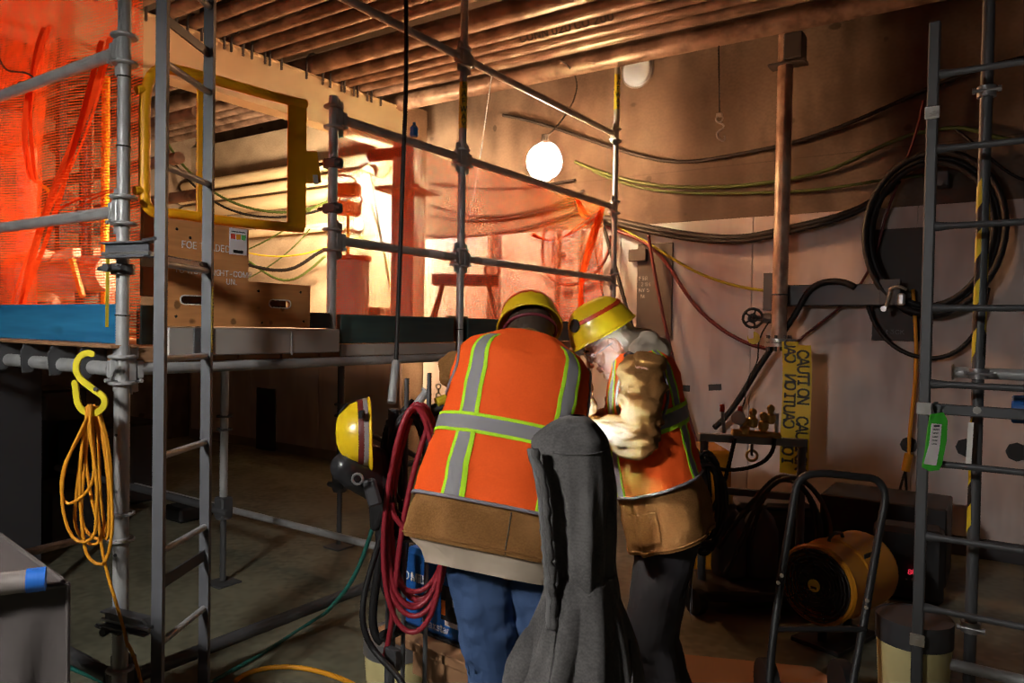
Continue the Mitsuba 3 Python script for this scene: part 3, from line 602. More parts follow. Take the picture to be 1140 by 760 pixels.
for dz, hd in ((.09, (-.30, 1, -.05)), (-.09, (-1, .45, -.10))):
    o = IL + [0, 0, dz]; hd = unit(hd); hs_ = unit(np.cross(hd, _z)); hu = np.cross(hs_, hd); Mh = basis((0, 0, 0), hs_, hd)
    part(k, 'housing', obox(o, (.24, .10, .13), .02, Mh), 'mat_orange_plastic')
    w_ = o + hd * .054
    scene[numbered(k + '__lens')] = glow(sheet([[w_ - hs_ * .10 - hu * .055, w_ - hs_ * .10 + hu * .055], [w_ + hs_ * .10 - hu * .055, w_ + hs_ * .10 + hu * .055]][::-1]), INNER)
    part(k, 'handle', tube([o - hs_ * .10 - hd * .05 + hu * .05, o - hs_ * .09 - hd * .12 + hu * .1, o + hs_ * .09 - hd * .12 + hu * .1, o + hs_ * .1 - hd * .05 + hu * .05], .009, 8), 'mat_orange_plastic')
part(k, 'stand', cat_([rod([IL[0], IL[1], 1.5], IL, .015)] + [rod([IL[0], IL[1], 2.0], [IL[0] + .3 * math.cos(v), IL[1] + .3 * math.sin(v), 1.5], .010) for v in (.4, 2.5, 4.6)]), 'mat_yellow_paint')
k = thing('flood_lamp', 'flood lamp behind the stepped plywood panel, aimed into the left net bay', 'lamp')
o = P(232, 283, 4.3); hd = unit(C(-1, .02, .22)); hs_ = unit(np.cross(hd, _z)); hu = np.cross(hs_, hd); Mh = basis((0, 0, 0), hs_, hd); w_ = o + hd * .054
part(k, 'housing', obox(o, (.24, .10, .13), .02, Mh), 'mat_orange_plastic')
scene[numbered(k + '__lens')] = glow(sheet([[w_ - hs_ * .10 - hu * .055, w_ - hs_ * .10 + hu * .055], [w_ + hs_ * .10 - hu * .055, w_ + hs_ * .10 + hu * .055]][::-1]), REAR)
part(k, 'stand', cat_([rod([o[0], o[1], 1.497], o, .02), rod([o[0] - .12, o[1], 1.505], [o[0] + .12, o[1], 1.505], .012)]), 'mat_black')
k = thing('hall_lamp', 'square hall lamp hanging behind the camera', 'lamp')
HP = C(-2.1, .1, 2.72); ax = unit(C(-.5, 2.6, 1.15) - HP); hx = unit(np.cross(ax, _z)); hy = np.cross(hx, ax)
part(k, 'housing', obox(HP - ax * .075, (.46, .46, .12), .02, basis((0, 0, 0), hx, hy)), 'mat_dark_steel')
part(k, 'visor', obox(HP + hy * .20 + ax * .26, (.46, .01, .56), .002, basis((0, 0, 0), hx, hy)), 'mat_dark_steel', smooth=False)  # unseen plate added to keep this light off the upper wall
scene[numbered(k + '__lens')] = glow(sheet([[HP - hx * .17 - hy * .17, HP - hx * .17 + hy * .17], [HP + hx * .17 - hy * .17, HP + hx * .17 + hy * .17]][::-1]), BAY)
part(k, 'cable', rod(HP - ax * .12, [HP[0], HP[1], 4.69], .01), 'mat_black')

# ------------------------------------------------------------------ people
_ico = trimesh.creation.icosphere(2, 1.0).vertices
def hull_(*sp):
    return m3.Manifold.hull_points(np.vstack([np.asarray(p, float) + _ico * np.asarray(r, float) for p, r in sp]))
def chain(pts):
    return [hull_(a, b) for a, b in zip(pts[:-1], pts[1:])]
def tri(m): q = m.to_mesh(); return trimesh.Trimesh(q.vert_properties[:, :3], q.tri_verts, process=True)
def man_(t): return m3.Manifold(m3.Mesh(np.asarray(t.vertices, np.float32), np.asarray(t.faces, np.uint32)))
def blob(hulls, res=.012, it=8, cut=None):
    m = m3.Manifold.batch_boolean(hulls, m3.OpType.Add) if len(hulls) > 1 else hulls[0]
    if cut is not None: m = m - cut
    t = tri(m.refine_to_length(res)); trimesh.smoothing.filter_taubin(t, .5, .53, it); return t
def wrinkle(t, amp, freq, seed, aniso=(1, 1, 1)):
    n = t.vertex_normals; t.vertices = t.vertices + n * ((meshkit.fbm(t.vertices * freq * np.array(aniso), 3, seed) - .5) * 2 * amp)[:, None]; return t
def crease(t, amp, freq, seed, aniso=(1, 1, 1)):
    r = np.abs(meshkit.fbm(t.vertices * freq * np.array(aniso), 2, seed) - .5) * 4
    t.vertices = t.vertices + t.vertex_normals * ((np.minimum(r, 1) - .5) * amp)[:, None]; return t
def local(o, x, z):
    """Frame with x forward and z about up."""
    x = unit(x); y = unit(np.cross(z, x)); z = np.cross(x, y); M = np.eye(4); M[:3, 0], M[:3, 1], M[:3, 2], M[:3, 3] = x, y, z, o; return M
def apply(M, p): return np.asarray(p, float) @ M[:3, :3].T + M[:3, 3]

def head_mesh():
    """x forward, y left, z up; the origin between the ears, eyes at z = 0."""
    h = [hull_(((-.012, 0, .035), (.092, .073, .085)), ((-.03, 0, .02), (.075, .07, .07)), ((.02, 0, .015), (.068, .062, .075))),
         hull_(((.03, 0, -.02), (.05, .055, .06)), ((.048, 0, -.092), (.026, .024, .018)), ((-.005, .042, -.06), .022), ((-.005, -.042, -.06), .022)),
         hull_(((.082, .022, .018), .010), ((.082, -.022, .018), .010), ((.088, 0, .022), .010)),
         hull_(((.086, 0, .010), .008), ((.108, 0, -.030), .0105)), hull_(((.100, .010, -.036), .0075), ((.100, -.010, -.036), .0075), ((.106, 0, -.034), .010)),
         hull_(((.076, .016, -.062), .006), ((.086, 0, -.059), .0075), ((.076, -.016, -.062), .006)),
         hull_(((.074, .014, -.072), .0065), ((.083, 0, -.072), .008), ((.074, -.014, -.072), .0065)),
         hull_(((.062, .034, -.030), .020), ((.050, .045, -.012), .016)), hull_(((.062, -.034, -.030), .020), ((.050, -.045, -.012), .016)),
         hull_(((.070, 0, -.102), .016), ((.055, 0, -.10), .022))]
    for s in (-1, 1):
        h.append(hull_(((-.010, s * .078, .012), (.018, .006, .020)), ((-.006, s * .074, -.026), (.009, .006, .010))))
        h.append(hull_(((-.018, s * .084, .014), (.010, .004, .020)), ((-.016, s * .083, -.004), (.008, .004, .014))))
    eye = [hull_(((.083, s * .031, 0), (.012, .014, .009)), ((.08, s * .031, 0), .008)) for s in (-1, 1)]
    m = m3.Manifold.batch_boolean(h, m3.OpType.Add) - m3.Manifold.batch_boolean(eye, m3.OpType.Add)
    t = tri(m.refine_to_length(.006)); trimesh.smoothing.filter_taubin(t, .5, .53, 6); return t
HEAD = head_mesh()

def hand(w, d, n, curl=.5, s=1):
    """Hulls of a hand at wrist w, fingers along d, back of the hand toward n; s = +1 when the thumb lies on the n x d side."""
    d = unit(d); n = unit(n - d * np.dot(n, d)); t = np.cross(n, d) * s
    hs = [hull_((w, .026), (w + d * .05 + t * .026, .015), (w + d * .05 - t * .026, .014)), hull_((w + d * .04 + t * .028, .014), (w + d * .04 - t * .026, .013), (w + d * .088 + t * .030, .011), (w + d * .086 - t * .030, .010), (w + d * .095, .011))]
    for i, (o, L, r) in enumerate(((.031, .074, .0088), (.010, .083, .0092), (-.011, .076, .0088), (-.031, .060, .0080))):
        p = w + d * (.088 - .004 * abs(i - 1)) + t * o; a = 0; pts = [(p, r + .001)]
        for k, f in enumerate((.45, .32, .23)):
            a += curl * (.7, 1.0, .8)[k]; p = p + (d * math.cos(a) - n * math.sin(a) + t * o * .4) * L * f; pts.append((p, r - .0007 * (k + 1)))
        hs += chain(pts)
    p = w + d * .028 + t * .030 - n * .006; q = p + unit(d * .6 + t * .75 - n * .35) * .042; e = q + unit(d * .9 + t * .1 - n * .5) * .032
    hs += chain([(p, .015), (q, .0112), (e, .0092)])
    return hs

def helmet(k, M, emblem=None, strip=True, visor=.055, sc=1.0):
    """A hard hat on the frame M (origin between the ears, x forward)."""
    M = M.copy(); M[:3, :3] *= sc
    def pt(ph, el, off=0.0):
        c, s = np.cos(ph), np.sin(ph); e = np.clip(el, 0, 1)
        a, b, hh = .138 + off, .116 + off, .135 + off
        rr = np.cos(e * math.pi / 2) ** .72; zz = np.sin(e * math.pi / 2) ** .92
        fl = 1 + .06 * np.clip(.18 - e, 0, 1) / .18 * 1.0
        rib = (.005 * np.exp(-((np.sin(ph) * rr * b) / .012) ** 2) + .003 * np.exp(-((np.abs(np.sin(ph) * rr * b) - .035) / .010) ** 2)) * (e > .35)
        return np.stack([a * c * rr * fl, b * s * rr * fl, .038 + zz * hh + rib], -1)
    ph = np.linspace(0, 2 * math.pi, 73); el = np.r_[0, .03, .07, np.linspace(.12, 1, 22)]
    g = pt(ph[None, :] * np.ones((len(el), 1)), el[:, None] * np.ones((1, 73)))
    part(k, 'shell', sheet(apply(M, g[:, ::-1]), .0035), 'mat_helmet', smooth=50)
    v = np.linspace(-1.05, 1.05, 25); r = np.linspace(0, 1, 6)
    base = pt(v, np.zeros(25)); out = base + np.stack([np.cos(v * .75), np.sin(v * .75), -.35 * np.ones(25)], -1) * (visor * np.cos(v / 1.05 * math.pi / 2) ** .7)[:, None]
    part(k, 'visor', sheet(apply(M, base[None] * (1 - r[:, None, None]) + out[None] * r[:, None, None] + np.array([0, 0, .006]) * (np.sin(r * math.pi))[:, None, None]), .0035), 'mat_helmet', smooth=50)
    e = pt(ph, np.zeros(73)); part(k, 'rim', tube(apply(M, e), .0045, 8, False, False), 'mat_helmet', smooth=True)
    if strip:
        ph2 = np.linspace(math.radians(28), math.radians(332), 80); el2 = np.array([.36, .40, .45])
        part(k, 'red_strip', sheet(apply(M, pt(ph2[None, ::-1] * np.ones((3, 1)), el2[:, None] * np.ones((1, 80)), .0028)), .002), 'mat_red_tape', label='red tape strip')
    for p_, e_ in emblem or ():
        o, ox, oy = pt(np.array([p_, p_ + .05, p_]), np.array([e_, e_, e_ + .04]), .001); n = unit(np.cross(ox - o, oy - o)); M3 = M[:3, :3]
        part(k, 'emblem', disc(apply(M, o) - M3 @ n * .003, M3 @ n, .026, .006, 20), 'mat_black', label='round black emblem')
    part(k, 'headband', lathe([[.088, .0], [.092, .0], [.092, .03], [.088, .03], [.088, 0]], apply(M, (0, 0, .03)), M[:3, 2], 30), 'mat_black')
    return pt

def loft(secs, nth=72, nt=60, seed=0, amp=.006, fold=.0, power=.85):
    """secs: rows (t, centre, half width along lat, half depth along dep, lat, dep). Returns surf(t, th, off)."""
    secs = sorted(secs, key=lambda s: s[0]); ts = np.array([s[0] for s in secs])
    from scipy.interpolate import PchipInterpolator as PI
    cen, ha, hb = PI(ts, np.array([s[1] for s in secs])), PI(ts, [s[2] for s in secs]), PI(ts, [s[3] for s in secs])
    la, de = PI(ts, np.array([s[4] for s in secs])), PI(ts, np.array([s[5] for s in secs]))
    def surf(t, th, off=0.0):
        t, th = np.broadcast_arrays(np.asarray(t, float), np.asarray(th, float)); c, s = np.cos(th), np.sin(th)
        x = np.sign(c) * np.abs(c) ** power; y = np.sign(s) * np.abs(s) ** power
        a, b = ha(t), hb(t)
        w = amp * 2 * (meshkit.fbm(np.stack([c * 2.2 + 7, s * 2.2, t * 5.5], -1), 3, seed) - .5) * 2 + fold * np.sin(th * 7 + 2 * np.sin(th * 3)) * np.clip(.55 - t, 0, 1)
        a, b = a + off + w, b + off + w
        return cen(t) + (x * a)[..., None] * la(t) + (y * b)[..., None] * de(t)
    return surf
def loft_mesh(surf, t0, t1, off=0.0, nt=50, nth=96, thick=0.0, hem=None):
    th = np.linspace(0, 2 * math.pi, nth + 1); t = np.linspace(0, 1, nt)
    tt = t0 + (t1 - t0) * t[:, None] * np.ones((1, nth + 1))
    g = surf(tt, np.broadcast_to(th, tt.shape), off)
    m = sheet(g); m.merge_vertices(); return m
def stripe(surf, lat_c, half, t0, t1, off, side=1, n=34, lat_half=None):
    """A strip running up the back: lat_c(t) is its centre as an angle in radians, half its half width in radians."""
    t = np.linspace(t0, t1, n)[:, None]; w = np.linspace(-1, 1, 7)[None]
    th = lat_c(t) + w * half(t)
    return sheet(surf(t * np.ones_like(w), th, off), .0015)
def band(surf, t0, t1, th0, th1, off, slope=0.0, n=80):
    th = np.linspace(th0, th1, n)[None]; t = np.linspace(t0, t1, 6)[:, None]
    return sheet(surf(t + slope * np.cos(th), th * np.ones_like(t), off), .0015)

# ---- the man seen from behind
def px(y, Y): return Y / F
man1 = thing('person', 'man seen from behind in an orange vest and blue jeans, bent forward', 'person')
D1, L1 = unit(C(0, -1, 0.0)), None
O1, N1 = P(553, 566, 2.44), P(589, 379, 2.60)
ax1 = unit(N1 - O1); lat1 = unit(np.cross(ax1, -D1)); lat1 = lat1 * (1 if lat1 @ RGT > 0 else -1); dep1 = unit(np.cross(lat1, ax1)); dep1 = dep1 * (1 if dep1 @ _f0 < 0 else -1)
S = lambda t, a, b, dx=0.0: (t, O1 + (N1 - O1) * t + lat1 * dx, a, b, lat1, dep1)
tor1 = loft([S(-.42, .215, .16, .02), S(-.30, .245, .17, .02), S(-.22, .288, .19), S(-.10, .285, .185), S(0, .272, .18), S(.2, .258, .18), S(.45, .240, .178), S(.70, .234, .175), S(.84, .226, .16), S(.92, .198, .13), S(.97, .145, .105), S(1.02, .09, .08)], seed=3, fold=.012)
sh = {1: P(633, 418, 2.60), -1: P(533, 406, 2.58)}
el = {1: P(641, 452, 2.74), -1: P(508, 412, 2.84)}
wr = {1: P(612, 466, 2.96), -1: P(540, 445, 3.00)}
hipc = P(560, 606, 2.44); hip = {1: P(594, 622, 2.44), -1: P(530, 616, 2.44)}
kn = {1: P(612, 742, 2.40), -1: P(548, 742, 2.38)}
an = {s: np.array([kn[s][0], kn[s][1], .10]) - _f0 * .06 for s in kn}
hd1 = P(590, 374, 2.80); hf1 = unit(C(-.05, .78, -.62)); hM1 = local(hd1, hf1, (0, 0, 1.0))
bs = [hull_((hipc + [0, 0, -.02], (.15, .12, .09)), (O1 + ax1 * .15, (.13, .12, .1))), hull_((O1 + ax1 * .12, .12), (O1 + ax1 * .34 + lat1 * .08, .10), (O1 + ax1 * .34 - lat1 * .08, .10)),
      hull_((O1 + ax1 * .34 + lat1 * .08, .10), (O1 + ax1 * .34 - lat1 * .08, .10), (sh[1] - lat1 * .04 - ax1 * .05, .06), (sh[-1] + lat1 * .04 - ax1 * .05, .06)), hull_((N1 - ax1 * .09, .065), (hd1 - hM1[:3, 2] * .05 - hf1 * .02, .055))]
for s in (1, -1):
    bs += chain([(sh[s], .055), (el[s], .043), (wr[s], .028)]); bs += hand(wr[s], unit(wr[s] - el[s]), np.array([0, 0, 1.0]), .5, s)
    bs += chain([(hip[s], .085), (kn[s], .055), (an[s], .038)]); bs.append(hull_((an[s] + [0, 0, -.055], .035), (an[s] + _f0 * .16 + [0, 0, -.06], .032)))
hb = HEAD.copy(); hb.apply_transform(hM1)
body = tri(man_(blob(bs, .012, 6)) + man_(hb))
scene[man1] = mikit.ply(body, 'mat_skin', True)
# jeans
legs = []
for s in (1, -1): legs += chain([(hip[s] + [0, 0, .04], (.118, .118, .10)), (kn[s], .086), (an[s] + [0, 0, .02], .080)])
legs.append(hull_((hipc + lat1 * .08 + [0, 0, .02], (.13, .13, .10)), (hipc - lat1 * .08 + [0, 0, .02], (.13, .13, .10))))
part(man1, 'jeans', crease(wrinkle(blob(legs, .013, 8), .007, 11, 2, (1, 1, 1.5)), .012, 9, 3, (.8, .8, 1.6)), 'mat_denim', 'faded blue jeans', smooth=True)
for s in (1, -1): part(man1, 'boot', blob([hull_((an[s] + [0, 0, .0], .05), (an[s] + [0, 0, -.055], .045), (an[s] + _f0 * .17 + [0, 0, -.058], .042))], .012, 4), 'mat_boot', smooth=True)
# hoodie, jacket, sleeves, vest
part(man1, 'hoodie_hem', loft_mesh(tor1, -.35, -.10, -.014), 'mat_hood_grey', 'beige grey hoodie hem', smooth=True)
jk = loft_mesh(tor1, -.24, .3, 0.0); part(man1, 'jacket', jk, 'mat_duck', 'brown work jacket below the vest', smooth=True)
th_ = np.linspace(0, 2 * math.pi, 90)
part(man1, 'jacket_seam', tube(tor1(np.full(90, -.218), th_, .001), .003, 6, False, False), 'mat_duck', smooth=True)
part(man1, 'jacket_seam', tube(tor1(np.linspace(-.235, -.02, 12), np.full(12, math.radians(84)), .0005), .0022, 6, True, False), 'mat_boot', smooth=True)
for s in (1, -1):
    sl = blob(chain([(sh[s] - lat1 * s * .03, .085), (sh[s] * .45 + el[s] * .55, .076), (el[s], .072), (wr[s] * .85 + el[s] * .15, .052)]), .011, 8)
    part(man1, 'sleeve', crease(sl, .016, 13, 5 + s), 'mat_duck', smooth=True)
vest = loft_mesh(tor1, 0.0, 1.02, .010, 70, 110)
part(man1, 'vest', vest, 'mat_vest', 'orange safety vest', smooth=True)
ve = numbered(man1 + '__vest'); VK = man1 + '__vest'
part(VK, 'hem_trim', tube(tor1(np.full(90, 0.0), th_, .011), .006, 8, False, False), 'mat_vest_edge', smooth=True)
for s in (1, -1):
    v = np.linspace(0, 2 * math.pi, 40); part(VK, 'armhole_trim', tube(tor1(.74 + .155 * np.sin(v), (0 if s > 0 else math.pi) + .40 * np.cos(v), .012), .005, 6, False, False), 'mat_vest_edge', smooth=True)
TB, TH = .405, .055            # the belt stripe
for a, b, m, nm in ((TB - TH, TB - TH + .018, 'mat_lime', 'lime_edge'), (TB + TH - .018, TB + TH, 'mat_lime', 'lime_edge'), (TB - TH + .018, TB + TH - .018, 'mat_reflective', 'reflective_band')):
    part(VK, nm, band(tor1, a, b, -math.pi * .5, math.pi * 1.5, .0145), m, smooth=True)
def vert(lc, t0, t1, w=.165):
    hw = lambda t: w + 0 * t
    for lo, hi, m, nm in ((-1, -.62, 'mat_lime', 'lime_edge'), (.62, 1, 'mat_lime', 'lime_edge'), (-.62, .62, 'mat_reflective', 'reflective_band')):
        part(VK, nm, stripe(tor1, lambda t: lc(t) + w * (lo + hi) / 2, lambda t: w * (hi - lo) / 2 + 0 * t, t0, t1, .0128), m, smooth=True)
vert(lambda t: math.radians(124) + .20 * (t - .5), .0, .95)
vert(lambda t: math.radians(56) - .20 * (t - .5), .0, .95)
helmet(man1, hM1)
# hair, collar and goggle strap at the nape
hc = blob([hull_((apply(hM1, (-.025, 0, .02)), .092), (apply(hM1, (-.045, 0, -.03)), .075))], .012, 4); part(man1, 'hair', hc, 'mat_hair', smooth=True)
part(man1, 'goggle_strap', ring(apply(hM1, (-.02, 0, .01)), hM1[:3, 2], .100, .006, 36), 'mat_maroon', smooth=True)
part(man1, 'collar', blob([hull_((N1 + lat1 * .05 - ax1 * .03, .05), (N1 - lat1 * .05 - ax1 * .03, .05), (N1 + ax1 * .0 - dep1 * .05, .06))], .012, 4), 'mat_duck', smooth=True)

# ---- the man seen from the side
man2 = thing('person', 'man in profile facing left, clear glasses, orange vest over a brown jacket', 'person')
f2 = unit(C(-.93, .22, 0)); l2 = unit(np.cross((0, 0, 1), f2))          # l2: his left, toward the camera
O2, N2 = P(733, 534, 2.92), P(707, 389, 2.92)
ax2 = unit(N2 - O2)
def S2(t, a, b, dx=0.0): return (t, O2 + (N2 - O2) * t - f2 * dx, a, b, unit(-f2 + ax2 * ((f2 @ ax2)) * .6 + np.array([0, 0, .22])), l2)
tor2 = loft([S2(-.52, .15, .20, .01), S2(-.40, .172, .245, .01), S2(-.2, .170, .245, .01), S2(0, .163, .24), S2(.25, .155, .235), S2(.5, .150, .23), S2(.72, .138, .222, .005), S2(.88, .115, .19, .01), S2(.96, .09, .13), S2(1.02, .07, .08)], seed=11, fold=.012)
sh2 = {1: P(716, 413, 2.72), -1: P(704, 412, 3.12)}
el2 = {1: P(712, 486, 2.66), -1: P(690, 480, 3.20)}
wr2 = {1: P(656, 478, 2.70), -1: P(655, 468, 3.08)}
hipc2 = P(738, 592, 2.94); hip2 = {1: P(742, 612, 2.83), -1: P(740, 612, 3.03)}
kn2 = {1: P(722, 712, 2.83), -1: P(730, 712, 3.05)}
an2 = {s: np.array([kn2[s][0], kn2[s][1], .10]) - f2 * .07 for s in kn2}
hd2 = P(677, 383, 2.90); hf2 = unit(C(-.82, -.02, -.57)); hM2 = local(hd2, hf2, unit(C(-.4, -.06, 1.0)))
bs = [hull_((hipc2, (.13, .15, .09)), (O2 + ax2 * .1, .13)), hull_((O2 + ax2 * .1, .12), (O2 + ax2 * .36 + l2 * .08, .10), (O2 + ax2 * .36 - l2 * .08, .10)),
      hull_((O2 + ax2 * .36 + l2 * .08, .10), (O2 + ax2 * .36 - l2 * .08, .10), (sh2[1] - l2 * .04, .055), (sh2[-1] + l2 * .04, .055)), hull_((N2 - ax2 * .05, .062), (apply(hM2, (-.02, 0, -.05)), .055))]
for s in (1, -1):
    bs += chain([(sh2[s], .05), (el2[s], .042), (wr2[s], .028)]); bs += hand(wr2[s], unit(wr2[s] - el2[s]), np.array([0, 0, 1.0]), .6, s)
    bs += chain([(hip2[s], .085), (kn2[s], .055), (an2[s], .038)]); bs.append(hull_((an2[s] + [0, 0, -.055], .035), (an2[s] + f2 * .16 + [0, 0, -.06], .032)))
hb = HEAD.copy(); hb.apply_transform(hM2)
body = tri(man_(blob(bs, .012, 6)) + man_(hb)); scene[man2] = mikit.ply(body, 'mat_skin', True)
legs = []
for s in (1, -1): legs += chain([(hip2[s] + [0, 0, .03], (.118, .11, .10)), (kn2[s], .092), (an2[s] + [0, 0, .02], .085)])
legs.append(hull_((hipc2 + l2 * .07, .13), (hipc2 - l2 * .07, .13)))
part(man2, 'trousers', wrinkle(blob(legs, .014, 8), .009, 10, 4), 'mat_dark_cloth', 'dark trousers', smooth=True)
for s in (1, -1): part(man2, 'boot', blob([hull_((an2[s], .05), (an2[s] + [0, 0, -.055], .045), (an2[s] + f2 * .17 + [0, 0, -.058], .042))], .012, 4), 'mat_boot', smooth=True)
part(man2, 'jacket', loft_mesh(tor2, -.42, .2, 0.0), 'mat_duck', 'brown work jacket', smooth=True)
part(man2, 'jacket_seam', tube(tor2(np.full(90, -.395), th_, .001), .003, 6, False, False), 'mat_duck', smooth=True)
part(man2, 'jacket_pocket', sheet(tor2(np.linspace(-.34, -.12, 12)[:, None] + 0 * np.linspace(0, 1, 14), np.linspace(math.radians(95), math.radians(140), 14)[None] + 0 * np.linspace(0, 1, 12)[:, None], .006), .003), 'mat_duck', smooth=True)
for s in (1, -1):
    sl = blob(chain([(sh2[s] - l2 * s * .03 + [0, 0, -.005], .088), (sh2[s] * .5 + el2[s] * .5, .086), (el2[s], .076), (wr2[s] * .8 + el2[s] * .2, .062)]), .010, 8)
    part(man2, 'sleeve', crease(wrinkle(sl, .012, 9, 7 + s, (1, 1, 1.8)), .022, 13, 17 + s, (.7, .7, 1.5)), 'mat_duck', smooth=True)
part(man2, 'vest', loft_mesh(tor2, 0.0, 1.0, .010, 70, 110), 'mat_vest', 'orange safety vest', smooth=True); VK = man2 + '__vest'
part(VK, 'hem_trim', tube(tor2(np.full(90, 0.0), th_, .011), .006, 8, False, False), 'mat_vest_edge', smooth=True)
v = np.linspace(0, 2 * math.pi, 50)
part(VK, 'armhole_trim', tube(tor2(.70 + .24 * np.sin(v), math.radians(88) + .62 * np.cos(v), .014), .006, 6, False, False), 'mat_vest_edge', smooth=True)
TB, TH = .46, .075
for a, b, m, nm in ((TB - TH, TB - TH + .03, 'mat_lime', 'lime_edge'), (TB + TH - .03, TB + TH, 'mat_lime', 'lime_edge'), (TB - TH + .03, TB + TH - .03, 'mat_reflective', 'reflective_band')):
    part(VK, nm, band(tor2, a, b, -math.pi * .5, math.pi * 1.5, .0145), m, smooth=True)
def vert2(lc, t0, t1, w=.15):
    for lo, hi, m, nm in ((-1, -.6, 'mat_lime', 'lime_edge'), (.6, 1, 'mat_lime', 'lime_edge'), (-.6, .6, 'mat_reflective', 'reflective_band')):
        part(VK, nm, stripe(tor2, lambda t: lc(t) + w * (lo + hi) / 2, lambda t: w * (hi - lo) / 2 + 0 * t, t0, t1, .0128), m, smooth=True)
vert2(lambda t: math.radians(38) + .15 * (t - .5), .0, .97); vert2(lambda t: math.radians(-38) + 0 * t, .0, .97)
vert2(lambda t: math.radians(140) + 0 * t, .0, .97)
HH2 = local(apply(hM2, (-.006, 0, .016)), unit(C(-.87, -.02, -.49)), unit(C(-.4, -.06, 1.0))); helmet(man2, HH2, emblem=[(.62, .40)], visor=.030, sc=.95)
# hood under the helmet and piled on the shoulders
cutb = hull_((apply(hM2, (.13, 0, -.04)), (.12, .105, .105)), (apply(hM2, (.09, 0, -.16)), (.10, .07, .05)))
hood = blob([hull_((apply(hM2, (-.015, 0, .035)), .104), (apply(hM2, (-.03, 0, -.01)), .094), (apply(hM2, (-.06, 0, -.05)), .07))], .009, 5, cut=hull_((apply(hM2, (.10, .0, -.045)), .085), (apply(hM2, (.014, .09, -.008)), .046), (apply(hM2, (.014, -.09, -.008)), .046), (apply(hM2, (.05, 0, -.15)), .09)))
part(man2, 'hood_liner', wrinkle(hood, .003, 22, 9), 'mat_hood_grey', 'beige hood worn under the helmet', smooth=True)
pile = blob([hull_((P(708, 390, 2.80), .030), (P(722, 383, 2.86), .045), (P(735, 392, 2.86), .040)), hull_((P(722, 383, 2.86), .050), (P(735, 388, 2.98), .045)), hull_((P(706, 376, 2.90), .04), (P(720, 381, 2.98), .055))], .010, 5)
part(man2, 'hood', wrinkle(pile, .010, 18, 12), 'mat_hood_grey', 'grey hood lying on the shoulders', smooth=True)
part(man2, 'collar', blob([hull_((P(696, 402, 2.84), .024), (P(706, 396, 2.80), .028), (P(704, 396, 3.02), .04)), hull_((P(689, 414, 2.84), .016), (P(696, 402, 2.84), .022))], .010, 4), 'mat_dark_cloth', 'dark collar', smooth=True)
# glasses
for s in (1, -1):
    c = (.098, s * .033, .002)
    a = np.linspace(0, 2 * math.pi, 25); fr = np.stack([.098 - .012 * (np.cos(a) * s) ** 2 * (np.cos(a) > 0) * 1.0 + 0 * a, s * .033 + .027 * np.cos(a), .0 + .019 * np.sin(a)], -1)
    part(man2, 'glasses_rim', tube(apply(hM2, fr), .0018, 6, False, False), 'mat_steel', smooth=True)
    part(man2, 'glasses_lens', sheet(apply(hM2, np.stack([fr, np.tile([[.098, s * .033, 0]], (25, 1))], 0))), 'mat_lens', smooth=False)
    part(man2, 'glasses_arm', tube(apply(hM2, [(.090, s * .060, .004), (.05, s * .078, .006), (-.01, s * .082, .008)]), .0018, 6), 'mat_steel', smooth=True)
    part(man2, 'eye', ball(apply(hM2, (.074, s * .031, .0)), .0115), 'mat_white_plastic', smooth=True)
    part(man2, 'eyebrow', tube(apply(hM2, [(.092, s * .015, .024), (.090, s * .030, .028), (.078, s * .045, .022)]), .0035, 6), 'mat_hair', smooth=True)

# ---- grey hooded jacket hung up in the foreground
gj = thing('hanging_jacket', 'faded grey denim jacket hung by its hood in the foreground', 'jacket')
GY = 1.72
gl, gd = _r0, -_f0
def SG(py, x0, x1, dep, Y=GY): t = (760 - py) / 300; c = P((x0 + x1) / 2, py, Y); return (t, c, (x1 - x0) / 2 * Y / F, dep, gl, gd)
hoodS = loft([SG(462, 634, 650, .02), SG(467, 620, 660, .06), SG(478, 603, 671, .065), SG(490, 592, 678, .080), SG(510, 593, 682, .085), SG(540, 596, 684, .09), SG(590, 603, 684, .095), SG(630, 607, 683, .095), SG(660, 606, 687, .09), SG(690, 602, 692, .08)], seed=21, amp=.002, power=.95)
hoodF = lambda t, th, off=0.0: hoodS(t, th, off + .0065 * np.sin(np.asarray(th) * 5 + 1.5 * np.asarray(t)) * np.clip((.86 - np.asarray(t)) * 4, 0, 1) + .003 * np.sin(np.asarray(th) * 13 + 4 * np.asarray(t)) * np.clip((.90 - np.asarray(t)) * 4, 0, 1))
part(gj, 'hood', loft_mesh(hoodF, (760 - 668) / 300, (760 - 462) / 300, 0, 60, 96), 'mat_grey_denim', smooth=True)
bodyS = loft([SG(632, 612, 679, .09), SG(655, 606, 685, .112), SG(690, 596, 695, .13), SG(720, 588, 702, .14), SG(760, 577, 708, .15), SG(860, 562, 716, .16), SG(980, 556, 720, .17)], seed=23, amp=.002, fold=.008, power=.95)
def bsurf(t, th, off=0.0):
    t, th = np.broadcast_arrays(t, th); a = th + .5 * (t - .4)
    f = .020 * np.abs(np.sin(a * 3.5 + .6)) ** .6 - .004 + .007 * np.sin(a * 11 + 3 * t)
    return bodyS(t, th, off + f * np.clip((.40 - t) / .3, 0, 1.2))
part(gj, 'body', loft_mesh(bsurf, (760 - 975) / 300, (760 - 632) / 300, 0, 70, 240), 'mat_grey_denim', smooth=True)
